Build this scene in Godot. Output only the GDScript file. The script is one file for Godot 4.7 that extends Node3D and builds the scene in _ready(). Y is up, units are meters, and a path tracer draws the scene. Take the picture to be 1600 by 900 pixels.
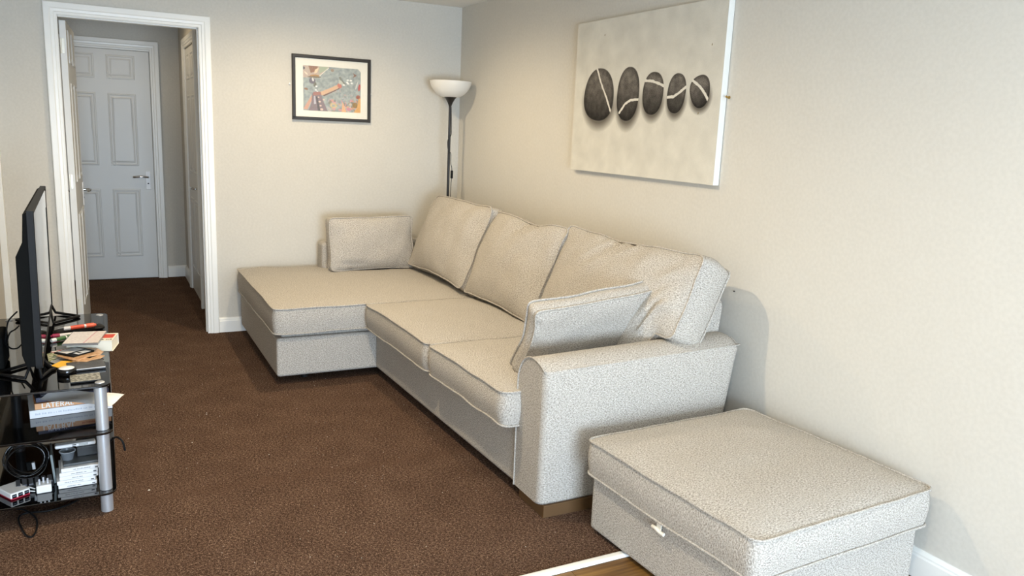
extends Node3D

# Living room with a corner sofa. World: x = 0 is the right wall, z = 0 the back wall, y = 0 the floor.
var M := {}
var rng := RandomNumberGenerator.new()
var used := {}

# ------------------------------------------------------------------ materials
func noise_image(seed_value: int, freq: float, octaves: int, w: int, h: int, kind := FastNoiseLite.TYPE_SIMPLEX_SMOOTH) -> Image:
	var n := FastNoiseLite.new()
	n.seed = seed_value
	n.noise_type = kind
	n.frequency = freq
	n.fractal_octaves = octaves
	var im := n.get_seamless_image(w, h)
	im.convert(Image.FORMAT_L8)
	return im

func tex(im: Image) -> ImageTexture:
	im.generate_mipmaps()
	return ImageTexture.create_from_image(im)

func mat(c: Color, rough := 0.6, metal := 0.0, spec := 0.5) -> StandardMaterial3D:
	var m := StandardMaterial3D.new()
	m.albedo_color = c
	m.roughness = rough
	m.metallic = metal
	m.metallic_specular = spec
	return m

func planar(m: StandardMaterial3D, world: bool, scale: float) -> void:
	m.uv1_triplanar = true
	m.uv1_world_triplanar = world
	m.uv1_scale = Vector3.ONE * scale
	m.uv1_triplanar_sharpness = 6.0

func ramp_image(a: Image, b: Image, c: Image, wa: float, wb: float, wc: float, cols: Array, gain := 1.5) -> Image:
	# three seamless noises are summed and looked up in a list of [position, colour]
	var w := a.get_width()
	var h := a.get_height()
	var da := a.get_data()
	var db := b.get_data()
	var dc := c.get_data()
	var lut := []
	var g := Gradient.new()
	var offs := PackedFloat32Array()
	var cs := PackedColorArray()
	for e in cols:
		offs.append(e[0])
		cs.append(e[1])
	g.offsets = offs
	g.colors = cs
	for i in 256:
		lut.append(g.sample(i / 255.0))
	var out := PackedByteArray()
	out.resize(w * h * 3)
	for i in w * h:
		var v := (da[i] * wa + db[i] * wb + dc[i] * wc) / (wa + wb + wc)
		v = 127.5 + (v - 127.5) * gain
		var col: Color = lut[clampi(int(v), 0, 255)]
		out[i * 3] = col.r8
		out[i * 3 + 1] = col.g8
		out[i * 3 + 2] = col.b8
	return Image.create_from_data(w, h, false, Image.FORMAT_RGB8, out)

func make_materials() -> void:
	# tweed upholstery: fine streaks of light and dark yarn
	var f1 := noise_image(3, 0.22, 2, 256, 512)
	f1.resize(512, 512)
	var f2 := noise_image(4, 0.35, 1, 512, 256)
	f2.resize(512, 512)
	var f3 := noise_image(5, 0.02, 2, 512, 512)
	var fab := ramp_image(f1, f2, f3, 1.0, 0.9, 0.06, [[0.0, Color8(96, 90, 84)], [0.28, Color8(146, 140, 132)], [0.5, Color8(183, 177, 168)], [0.72, Color8(209, 204, 196)], [1.0, Color8(244, 240, 234)]], 1.1)
	var m := mat(Color.WHITE, 0.95, 0.0, 0.2)
	m.albedo_texture = tex(fab)
	planar(m, false, 1.7)
	m.heightmap_enabled = false
	m.normal_enabled = true
	var fb := f1.duplicate()
	fb.convert(Image.FORMAT_RGBA8)
	fb.bump_map_to_normal_map(3.0)
	m.normal_texture = tex(fb)
	m.normal_scale = 0.4
	M.fabric = m
	# brown carpet, wool pile with reddish and olive flecks
	var c1 := noise_image(11, 0.3, 3, 1024, 1024)
	var c2 := noise_image(12, 0.12, 3, 1024, 1024)
	var c3 := noise_image(13, 0.006, 3, 1024, 1024)
	var car := ramp_image(c1, c2, c3, 1.0, 0.5, 0.10, [[0.0, Color8(40, 29, 24)], [0.32, Color8(72, 55, 45)], [0.55, Color8(96, 74, 60)], [0.78, Color8(120, 96, 80)], [1.0, Color8(170, 146, 124)]], 2.0)
	m = mat(Color.WHITE, 1.0, 0.0, 0.1)
	m.albedo_texture = tex(car)
	planar(m, true, 0.62)
	var cb := c1.duplicate()
	cb.convert(Image.FORMAT_RGBA8)
	cb.bump_map_to_normal_map(4.0)
	m.normal_enabled = true
	m.normal_texture = tex(cb)
	m.normal_scale = 0.9
	M.carpet = m
	# painted plaster: warm off-white emulsion with a faint roller texture
	var w1 := noise_image(21, 0.09, 3, 512, 512)
	var w2 := noise_image(22, 0.012, 2, 512, 512)
	var pl := ramp_image(w1, w2, w2, 0.9, 0.15, 0.05, [[0.0, Color8(205, 201, 192)], [0.5, Color8(208, 204, 195)], [1.0, Color8(211, 207, 198)]])
	m = mat(Color.WHITE, 0.85, 0.0, 0.3)
	m.albedo_texture = tex(pl)
	planar(m, true, 1.1)
	m.normal_enabled = true
	var wb := w1.duplicate()
	wb.convert(Image.FORMAT_RGBA8)
	wb.bump_map_to_normal_map(1.0)
	m.normal_texture = tex(wb)
	m.normal_scale = 0.12
	M.wall = m
	M.ceiling = mat(Color8(232, 229, 222), 0.9, 0.0, 0.2)
	M.gloss = mat(Color8(240, 240, 236), 0.32, 0.0, 0.5)      # white gloss woodwork
	M.door = mat(Color8(222, 222, 219), 0.4, 0.0, 0.5)
	# oak laminate
	M.planks = []
	for k in 4:
		var g1 := noise_image(31 + k, 0.02, 4, 64, 512)
		g1.resize(512, 512)
		var g2 := noise_image(41 + k, 0.08, 2, 32, 512)
		g2.resize(512, 512)
		var t: float = [0.0, 0.05, -0.05, 0.02][k]
		var wood := ramp_image(g1, g2, g2, 1.0, 0.5, 0.2, [[0.0, Color(0.36 + t, 0.25 + t, 0.12 + t)], [0.5, Color(0.50 + t, 0.37 + t, 0.20 + t)], [1.0, Color(0.62 + t, 0.49 + t, 0.29 + t)]])
		m = mat(Color.WHITE, 0.4)
		m.albedo_texture = tex(wood)
		planar(m, false, 1.6)
		M.planks.append(m)
	M.wood_foot = mat(Color8(98, 72, 44), 0.5)
	M.foot_black = mat(Color8(18, 18, 18), 0.5)
	M.chrome = mat(Color8(205, 206, 208), 0.12, 1.0)
	M.steel = mat(Color8(196, 198, 202), 0.38, 0.55)
	M.white_plastic = mat(Color8(240, 240, 240), 0.35)
	M.hinge = mat(Color8(225, 222, 210), 0.35, 0.3)
	M.black_glass = mat(Color8(6, 6, 7), 0.04, 0.0, 0.8)
	M.black = mat(Color8(20, 20, 21), 0.5, 0.0, 0.3)
	M.black_matte = mat(Color8(17, 18, 18), 0.8, 0.0, 0.2)
	M.black_gloss = mat(Color8(10, 10, 11), 0.15)
	M.screen = mat(Color8(14, 14, 15), 0.05, 0.0, 0.9)
	M.frame_black = mat(Color8(40, 35, 30), 0.4)
	M.mount_board = mat(Color8(238, 234, 222), 0.9)
	M.canvas_edge = mat(Color8(226, 225, 218), 0.85)
	M.brass = mat(Color8(176, 146, 82), 0.35, 0.8)
	M.lamp_black = mat(Color8(26, 24, 23), 0.4)
	m = mat(Color8(236, 234, 228), 0.4)
	m.backlight_enabled = true
	m.backlight = Color(0.35, 0.34, 0.32)
	M.bowl = m
	M.ribbon = mat(Color8(226, 220, 206), 0.8)
	M.paper = mat(Color8(240, 240, 240), 0.85)

func col(c: Color, rough := 0.5) -> StandardMaterial3D:
	var key := "c%s_%.2f" % [c.to_html(), rough]
	if not M.has(key):
		M[key] = mat(c, rough)
	return M[key]

# ------------------------------------------------------------------ nodes
func numbered(called: String) -> String:
	if not used.has(called):
		used[called] = 0
		return called
	used[called] += 1
	return "%s_%03d" % [called, used[called]]

func put(called: String, mesh: Mesh, m: Material, parent: Node3D = self, xf := Transform3D.IDENTITY) -> MeshInstance3D:
	var o := MeshInstance3D.new()
	o.name = numbered(called) if parent == self else called
	o.mesh = mesh
	if m:
		o.material_override = m
	o.transform = xf
	parent.add_child(o, true)
	return o

func tag(o: Node, label: String, category: String, group := "") -> void:
	o.set_meta("label", label)
	o.set_meta("category", category)
	if group:
		o.set_meta("group", group)

func thing(called: String, label: String, category: String, at := Vector3.ZERO, turn := 0.0, group := "") -> Node3D:
	var o := Node3D.new()
	o.name = numbered(called)
	add_child(o, true)
	o.position = at
	o.rotation.y = turn
	tag(o, label, category, group)
	return o

func struct(called: String, label: String) -> Node3D:
	var o := Node3D.new()
	o.name = called
	add_child(o, true)
	o.set_meta("kind", "structure")
	o.set_meta("label", label)
	return o

func xf(p: Vector3, rot_deg := Vector3.ZERO) -> Transform3D:
	return Transform3D(Basis.from_euler(rot_deg * PI / 180.0), p)

# ------------------------------------------------------------------ meshes
func join(list: Array) -> ArrayMesh:
	var st := SurfaceTool.new()
	st.begin(Mesh.PRIMITIVE_TRIANGLES)
	for e in list:
		st.append_from(e[0], 0, e[1])
	return st.commit()

func quad(st: SurfaceTool, a: Vector3, b: Vector3, c: Vector3, d: Vector3) -> void:
	for p in [a, b, c, a, c, d]:
		st.add_vertex(p)

# box with rounded edges; exact normals, so large faces stay flat
func rbox(size: Vector3, r: float, seg := 2) -> ArrayMesh:
	var h := size * 0.5
	r = minf(r, minf(h.x, minf(h.y, h.z)) * 0.98)
	var lines := []
	for ax in 3:
		var l := []
		for i in seg + 1:
			l.append(-h[ax] + r * (1.0 - cos(i * PI * 0.5 / seg)) if seg > 1 else -h[ax] + r * i)
		for i in seg + 1:
			l.append(-l[seg - i])
		lines.append(l)
	var st := SurfaceTool.new()
	st.begin(Mesh.PRIMITIVE_TRIANGLES)
	for ax in 3:
		var u := (ax + 1) % 3
		var v := (ax + 2) % 3
		for s in [-1.0, 1.0]:
			var lu: Array = lines[u]
			var lv: Array = lines[v]
			for i in lu.size() - 1:
				for j in lv.size() - 1:
					var ps := []
					for k in [[0, 0], [1, 0], [1, 1], [0, 1]]:
						var q := Vector3.ZERO
						q[ax] = s * h[ax]
						q[u] = lu[i + k[0]]
						q[v] = lv[j + k[1]]
						ps.append(q)
					var order := [0, 2, 1, 0, 3, 2] if s > 0 else [0, 1, 2, 0, 2, 3]
					for k in order:
						var q: Vector3 = ps[k]
						var inner := q.clamp(-(h - Vector3.ONE * r), h - Vector3.ONE * r)
						var n := (q - inner).normalized()
						st.set_normal(n)
						st.add_vertex(inner + n * r)
	return st.commit()

func lathe(profile: Array, sides := 24) -> ArrayMesh:
	var st := SurfaceTool.new()
	st.begin(Mesh.PRIMITIVE_TRIANGLES)
	var group := 1
	for i in profile.size() - 1:
		if i > 0:
			var d0: Vector2 = profile[i] - profile[i - 1]
			var d1: Vector2 = profile[i + 1] - profile[i]
			if absf(d0.angle_to(d1)) > 0.6:
				group += 1
		st.set_smooth_group(group)
		for k in sides:
			var a0 := TAU * k / sides
			var a1 := TAU * (k + 1) / sides
			var p0: Vector2 = profile[i]
			var p1: Vector2 = profile[i + 1]
			var A := Vector3(cos(a0) * p0.x, p0.y, sin(a0) * p0.x)
			var B := Vector3(cos(a1) * p0.x, p0.y, sin(a1) * p0.x)
			var C := Vector3(cos(a1) * p1.x, p1.y, sin(a1) * p1.x)
			var D := Vector3(cos(a0) * p1.x, p1.y, sin(a0) * p1.x)
			if p0.x > 1e-6:
				for p in [A, B, C]:
					st.add_vertex(p)
			if p1.x > 1e-6:
				for p in [A, C, D]:
					st.add_vertex(p)
	st.generate_normals()
	return st.commit()

func cyl(r: float, y0: float, y1: float, sides := 20, bevel := 0.001) -> ArrayMesh:
	return lathe([Vector2(0, y0), Vector2(r - bevel, y0), Vector2(r, y0 + bevel), Vector2(r, y1 - bevel), Vector2(r - bevel, y1), Vector2(0, y1)], sides)

func tube(path: Array, r: float, sides := 6, closed := false) -> ArrayMesh:
	var st := SurfaceTool.new()
	st.begin(Mesh.PRIMITIVE_TRIANGLES)
	st.set_smooth_group(1)
	var n := path.size()
	var rings := []
	var side := Vector3.ZERO
	for i in n:
		var a: Vector3 = path[(i - 1 + n) % n] if closed or i > 0 else path[0]
		var b: Vector3 = path[(i + 1) % n] if closed or i < n - 1 else path[n - 1]
		var t := (b - a).normalized()
		if side == Vector3.ZERO:
			side = t.cross(Vector3.UP if absf(t.y) < 0.9 else Vector3.RIGHT).normalized()
		side = (side - t * side.dot(t)).normalized()
		var up := t.cross(side)
		var ring := []
		for k in sides:
			var an := TAU * k / sides
			ring.append((path[i] as Vector3) + (side * cos(an) + up * sin(an)) * r)
		rings.append(ring)
	for i in (n if closed else n - 1):
		var p: Array = rings[i]
		var q: Array = rings[(i + 1) % n]
		for k in sides:
			quad(st, p[k], q[k], q[(k + 1) % sides], p[(k + 1) % sides])
	if not closed:
		st.set_smooth_group(-1)
		for e in [0, n - 1]:
			var ring: Array = rings[e]
			for k in range(1, sides - 1):
				for p in ([ring[0], ring[k], ring[k + 1]] if e == 0 else [ring[0], ring[k + 1], ring[k]]):
					st.add_vertex(p)
	st.generate_normals()
	return st.commit()

func smooth_path(pts: Array, steps := 6) -> Array:
	var c := Curve3D.new()
	for i in pts.size():
		var a: Vector3 = pts[maxi(i - 1, 0)]
		var b: Vector3 = pts[mini(i + 1, pts.size() - 1)]
		var t := (b - a) / 6.0
		c.add_point(pts[i], -t, t)
	var out := []
	for i in pts.size() - 1:
		for k in steps:
			out.append(c.sample(i, float(k) / steps))
	out.append(pts[pts.size() - 1])
	return out

# polygon in the xy plane, extruded along z from 0 to depth, with a small bevel
func extrude(poly: PackedVector2Array, depth: float, bevel := 0.0) -> ArrayMesh:
	if Geometry2D.is_polygon_clockwise(poly):
		poly = poly.duplicate()
		poly.reverse()
	var n := poly.size()
	var inset := PackedVector2Array()
	for i in n:
		var a := (poly[i] - poly[(i - 1 + n) % n]).normalized()
		var b := (poly[(i + 1) % n] - poly[i]).normalized()
		var na := Vector2(-a.y, a.x)
		var nb := Vector2(-b.y, b.x)
		var mi := (na + nb)
		mi = mi / maxf(mi.length_squared() * 0.5, 0.2)
		inset.append(poly[i] + mi * bevel)
	var st := SurfaceTool.new()
	st.begin(Mesh.PRIMITIVE_TRIANGLES)
	st.set_smooth_group(-1)
	var rings := [[inset, 0.0], [poly, bevel], [poly, depth - bevel], [inset, depth]]
	if bevel <= 0.0:
		rings = [[poly, 0.0], [poly, depth]]
	for k in rings.size() - 1:
		var p: PackedVector2Array = rings[k][0]
		var q: PackedVector2Array = rings[k + 1][0]
		for i in n:
			var j := (i + 1) % n
			quad(st, Vector3(p[i].x, p[i].y, rings[k][1]), Vector3(q[i].x, q[i].y, rings[k + 1][1]), Vector3(q[j].x, q[j].y, rings[k + 1][1]), Vector3(p[j].x, p[j].y, rings[k][1]))
	var tri := Geometry2D.triangulate_polygon(inset)
	for i in range(0, tri.size(), 3):
		for k in [0, 1, 2]:
			var p := inset[tri[i + k]]
			st.add_vertex(Vector3(p.x, p.y, 0.0))
		for k in [0, 2, 1]:
			var p := inset[tri[i + k]]
			st.add_vertex(Vector3(p.x, p.y, depth))
	st.generate_normals()
	return st.commit()

# moulding: profile points (across, proud) carried along a polyline in the xy plane with mitred corners; z is proud
func moulding(path: Array, profile: Array, out_side := 1.0) -> ArrayMesh:
	var st := SurfaceTool.new()
	st.begin(Mesh.PRIMITIVE_TRIANGLES)
	st.set_smooth_group(-1)
	var n := path.size()
	var rings := []
	for i in n:
		var d0: Vector2 = ((path[i] as Vector2) - path[i - 1]).normalized() if i > 0 else ((path[1] as Vector2) - path[0]).normalized()
		var d1: Vector2 = ((path[i + 1] as Vector2) - path[i]).normalized() if i < n - 1 else d0
		var n0 := Vector2(-d0.y, d0.x) * out_side
		var n1 := Vector2(-d1.y, d1.x) * out_side
		var mi := n0 + n1
		mi = mi * 2.0 / mi.length_squared()
		var ring := []
		for e in profile:
			var p: Vector2 = (path[i] as Vector2) + mi * e.x
			ring.append(Vector3(p.x, p.y, e.y))
		rings.append(ring)
	for i in n - 1:
		for k in profile.size() - 1:
			quad(st, rings[i][k], rings[i][k + 1], rings[i + 1][k + 1], rings[i + 1][k])
	for e in [0, n - 1]:
		var poly := PackedVector2Array()
		for q in profile:
			poly.append(q)
		var tri := Geometry2D.triangulate_polygon(poly)
		for t in tri:
			st.add_vertex(rings[e][t])
	st.generate_normals()
	return st.commit()

# soft cushion: two puffed faces, a boxed border, piping round both edges. Local z is the thickness.
# o: r corner radius, bf/bb bulge of the faces, pinch, border, n, creases [[u0,v0,u1,v1,depth,width]], deform Callable, rough
func cushion(w: float, h: float, t: float, o := {}) -> Array:
	var n: int = o.get("n", 28)
	var r: float = o.get("r", 0.04)
	var bf: float = o.get("bf", 0.03)
	var bb: float = o.get("bb", 0.02)
	var pinch: float = o.get("pinch", 0.0)
	var border: float = o.get("border", 0.012)
	var creases: Array = o.get("creases", [])
	var pipe: float = o.get("pipe", 0.0045)
	var edge: float = o.get("edge", 2.6)
	var wob: float = o.get("wobble", 0.004)
	var deform = o.get("deform", null)
	var nz := FastNoiseLite.new()
	nz.seed = o.get("seed", 1)
	nz.frequency = 2.2
	nz.fractal_octaves = 2
	var flat := func(u: float, v: float) -> Vector2:
		var x := u * w * 0.5
		var y := v * h * 0.5
		x *= 1.0 - pinch * (1.0 - v * v) * absf(u) / (w * 0.5)
		y *= 1.0 - pinch * (1.0 - u * u) * absf(v) / (h * 0.5)
		var cx := w * 0.5 - r
		var cy := h * 0.5 - r
		if absf(x) > cx and absf(y) > cy:
			var a := (absf(x) - cx) / r
			var b := (absf(y) - cy) / r
			var l := sqrt(a * a + b * b)
			if l > 1e-6:
				var s := maxf(a, b) / l
				x = signf(x) * (cx + a * s * r)
				y = signf(y) * (cy + b * s * r)
		return Vector2(x, y)
	var place := func(p: Vector3) -> Vector3:
		var d := nz.get_noise_3d(p.x * 1.7, p.y * 1.7, p.z * 1.7)
		var e := nz.get_noise_3d(p.x * 1.7 + 31.0, p.y * 1.7, p.z * 1.7 - 17.0)
		p += Vector3(d * 0.6, e * 0.6, d + e) * wob
		return deform.call(p) if deform != null else p
	var st := SurfaceTool.new()
	st.begin(Mesh.PRIMITIVE_TRIANGLES)
	for s in [1.0, -1.0]:
		st.set_smooth_group(1 if s > 0 else 2)
		var rows := []
		for j in n + 1:
			var row := []
			for i in n + 1:
				# lines bunch towards the edges
				var u := sin((i * 2.0 / n - 1.0) * PI * 0.5)
				var v := sin((j * 2.0 / n - 1.0) * PI * 0.5)
				var p2: Vector2 = flat.call(u, v)
				var f := pow(maxf(1.0 - pow(absf(u), edge), 0.0), 0.75) * pow(maxf(1.0 - pow(absf(v), edge), 0.0), 0.75)
				var z := t * 0.5 + (bf if s > 0 else bb) * f
				if s > 0:
					for c in creases:
						var a := Vector2(c[0], c[1])
						var b := Vector2(c[2], c[3])
						var q := Vector2(u, v)
						var k := clampf((q - a).dot(b - a) / (b - a).length_squared(), 0.0, 1.0)
						var dist := (q - a.lerp(b, k)).length()
						var fade := sin(PI * clampf(k, 0.05, 0.95)) if c.size() < 7 else 1.0 - k
						z -= c[4] * fade * exp(-dist * dist / (c[5] * c[5])) - c[4] * 0.5 * fade * exp(-pow(dist - c[5] * 2.0, 2.0) / (c[5] * c[5]))
				row.append(place.call(Vector3(p2.x, p2.y, z * s)))
			rows.append(row)
		for j in n:
			for i in n:
				if s > 0:
					quad(st, rows[j][i], rows[j + 1][i], rows[j + 1][i + 1], rows[j][i + 1])
				else:
					quad(st, rows[j][i], rows[j][i + 1], rows[j + 1][i + 1], rows[j + 1][i])
	# outline
	var line := []
	for i in n:
		line.append(Vector2(sin((i * 2.0 / n - 1.0) * PI * 0.5), -1.0))
	for i in n:
		line.append(Vector2(1.0, sin((i * 2.0 / n - 1.0) * PI * 0.5)))
	for i in n:
		line.append(Vector2(-sin((i * 2.0 / n - 1.0) * PI * 0.5), 1.0))
	for i in n:
		line.append(Vector2(-1.0, -sin((i * 2.0 / n - 1.0) * PI * 0.5)))
	var edge_pts := []
	for q in line:
		edge_pts.append(flat.call(q.x, q.y))
	var m := edge_pts.size()
	st.set_smooth_group(3)
	var rings := []
	for k in 6:
		var f := k / 5.0
		var ring := []
		for i in m:
			var p: Vector2 = edge_pts[i]
			var d: Vector2 = ((edge_pts[(i + 1) % m] as Vector2) - edge_pts[(i - 1 + m) % m]).normalized()
			var nrm := Vector2(d.y, -d.x)
			var q := p + nrm * border * sin(PI * f)
			ring.append(place.call(Vector3(q.x, q.y, t * (0.5 - f))))
		rings.append(ring)
	for k in 5:
		for i in m:
			var j := (i + 1) % m
			quad(st, rings[k][i], rings[k][j], rings[k + 1][j], rings[k + 1][i])
	st.generate_normals()
	var pipes := []
	for sgn in [1.0, -1.0]:
		var ring := []
		for i in m:
			var p: Vector2 = edge_pts[i]
			var d: Vector2 = ((edge_pts[(i + 1) % m] as Vector2) - edge_pts[(i - 1 + m) % m]).normalized()
			var q := p + Vector2(d.y, -d.x) * pipe * 0.8
			ring.append(place.call(Vector3(q.x, q.y, sgn * (t * 0.5 + pipe * 0.2))))
		pipes.append([tube(ring, pipe, 6, true), Transform3D.IDENTITY])
	return [st.commit(), join(pipes)]

func put_cushion(called: String, parent: Node3D, made: Array, place: Transform3D) -> MeshInstance3D:
	var c := put(called, made[0], M.fabric, parent, place)
	put("piping", made[1], M.fabric, c)
	return c

func text_mesh(s: String, size: float, depth := 0.0006, font := "Droid Sans", bold := true) -> TextMesh:
	var t := TextMesh.new()
	t.text = s
	var f := SystemFont.new()
	f.font_names = PackedStringArray([font])
	f.font_weight = 700 if bold else 400
	t.font = f
	t.font_size = 32
	t.pixel_size = size / 23.0
	t.depth = depth
	return t

# rows of tiny printed marks too small to read, in the xy plane
func print_marks(length: float, height: float, seed_value: int) -> ArrayMesh:
	var r := RandomNumberGenerator.new()
	r.seed = seed_value
	var list := []
	var x := -length * 0.5
	while x < length * 0.5:
		var w := height * r.randf_range(0.25, 0.7)
		var h := height * r.randf_range(0.55, 1.0)
		list.append([rbox(Vector3(w, h, 0.0004), 0.0001, 1), xf(Vector3(x + w * 0.5, (h - height) * 0.5, 0))])
		x += w + height * (0.8 if r.randf() < 0.2 else 0.22)
	return join(list)

# ------------------------------------------------------------------ start
func _ready() -> void:
	rng.seed = 7
	camera_and_light()
	make_materials()
	room()
	doors()
	sofa()
	scatter_cushions()
	ottoman()
	floor_lamp()
	wall_art()
	tv_stand()
	television()
	things_on_stand()
	middle_shelf()
	lower_shelf()
	floor_details()

func camera_and_light() -> void:
	var cam := Camera3D.new()
	cam.name = "camera"
	add_child(cam)
	cam.position = Vector3(-2.4197, 1.436, 5.6078)
	cam.rotation = Vector3(-0.1941, -0.4818, 0.0430)
	cam.fov = 40.13
	cam.near = 0.05
	cam.current = true
	var env := Environment.new()
	env.tonemap_mode = Environment.TONE_MAPPER_LINEAR
	env.tonemap_exposure = 1.05
	env.background_mode = Environment.BG_SKY
	var sky := Sky.new()
	var psm := ProceduralSkyMaterial.new()
	psm.sky_top_color = Color(0.55, 0.68, 0.86)
	psm.sky_horizon_color = Color(0.82, 0.87, 0.93)
	psm.ground_bottom_color = Color(0.30, 0.32, 0.26)
	psm.ground_horizon_color = Color(0.55, 0.57, 0.52)
	psm.sky_energy_multiplier = 1.2
	sky.sky_material = psm
	env.sky = sky
	env.ambient_light_source = Environment.AMBIENT_SOURCE_DISABLED
	env.sdfgi_enabled = true
	env.ssao_enabled = true
	env.ssil_enabled = true
	var we := WorldEnvironment.new()
	we.name = "environment"
	we.environment = env
	add_child(we)
	# daylight that enters by the glazed doors behind the camera
	var a := AreaLight3D.new()
	a.name = "daylight"
	add_child(a)
	a.area_size = Vector2(2.1, 1.30)
	a.position = Vector3(-1.80, 0.78, ZF - 0.09)
	a.rotation = Vector3(0, 0, 0)
	a.light_color = Color(0.82, 0.91, 1.0)
	a.light_energy = 27.0
	a.area_range = 14.0
	a.shadow_enabled = true
	# warm recessed downlights in the ceiling
	downlight(Vector3(-1.25, 2.323, 1.10), 1.9, "recessed ceiling downlight above the chaise")
	downlight(Vector3(-1.80, 2.323, 2.60), 2.75, "recessed ceiling downlight above the middle of the carpet")
	downlight(Vector3(-1.75, 2.323, 4.90), 1.7, "recessed ceiling downlight above the laminate floor", Color(1.0, 0.95, 0.88))
	downlight(Vector3(-2.25, 2.323, -1.25), 0.30, "recessed ceiling downlight in the hall beyond the doorway")

func downlight(at: Vector3, power: float, label: String, tint := Color(1.0, 0.91, 0.76)) -> void:
	var t := thing("ceiling_downlight", label, "light", at, 0.0, "ceiling downlights")
	put("ring", lathe([Vector2(0.036, 0.0), Vector2(0.036, -0.004), Vector2(0.044, -0.006), Vector2(0.050, 0.0)], 32), mat(Color8(235, 235, 232), 0.4), t)
	var glow := mat(Color.WHITE, 0.4)
	glow.emission_enabled = true
	glow.emission = Color(1.0, 0.87, 0.68)
	glow.emission_energy_multiplier = 6.0
	put("lamp_face", lathe([Vector2(0, -0.0025), Vector2(0.035, -0.0015), Vector2(0.035, 0.0), Vector2(0, 0.0)], 32), glow, t)
	var l := SpotLight3D.new()
	l.name = "lamp_light"
	t.add_child(l)
	l.position = Vector3(0, -0.012, 0)
	l.rotation = Vector3(-PI / 2, 0, 0)
	l.spot_angle = 86.0
	l.spot_angle_attenuation = 0.6
	l.light_color = tint
	l.light_energy = power
	l.light_size = 0.035
	l.spot_range = 12.0
	l.spot_attenuation = 2.0
	l.shadow_enabled = true

# ------------------------------------------------------------------ room shell
const H := 2.323
const XL := -2.985
const ZF := 8.3
const DA := -2.6827   # outer left of the architrave
const DB := -2.6108   # door opening
const DC := -1.8287
const DD := -1.7544
const DH := 2.0092

func wall_box(p0: Vector3, p1: Vector3) -> Array:
	return [rbox(p1 - p0, 0.0005, 1), Transform3D(Basis(), (p0 + p1) * 0.5)]

func single(called: String, label: String, list: Array, m: Material) -> MeshInstance3D:
	var o := put(called, join(list), m)
	o.set_meta("kind", "structure")
	o.set_meta("label", label)
	return o

func skirting(called: String, label: String, from: Vector3, to: Vector3, inward: Vector3) -> void:
	# profile: (height, proud)
	var l := (to - from).length()
	var prof := PackedVector2Array([Vector2(0, 0), Vector2(0.016, 0), Vector2(0.016, 0.078), Vector2(0.013, 0.084), Vector2(0.013, 0.090), Vector2(0.007, 0.100), Vector2(0.004, 0.1024), Vector2(0, 0.1024)])
	var me := extrude(prof, l)
	var o := put(called, me, M.gloss)
	o.transform = Transform3D(Basis(inward, Vector3.UP, (to - from).normalized()), from)
	o.set_meta("kind", "structure")
	o.set_meta("label", label)

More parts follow.
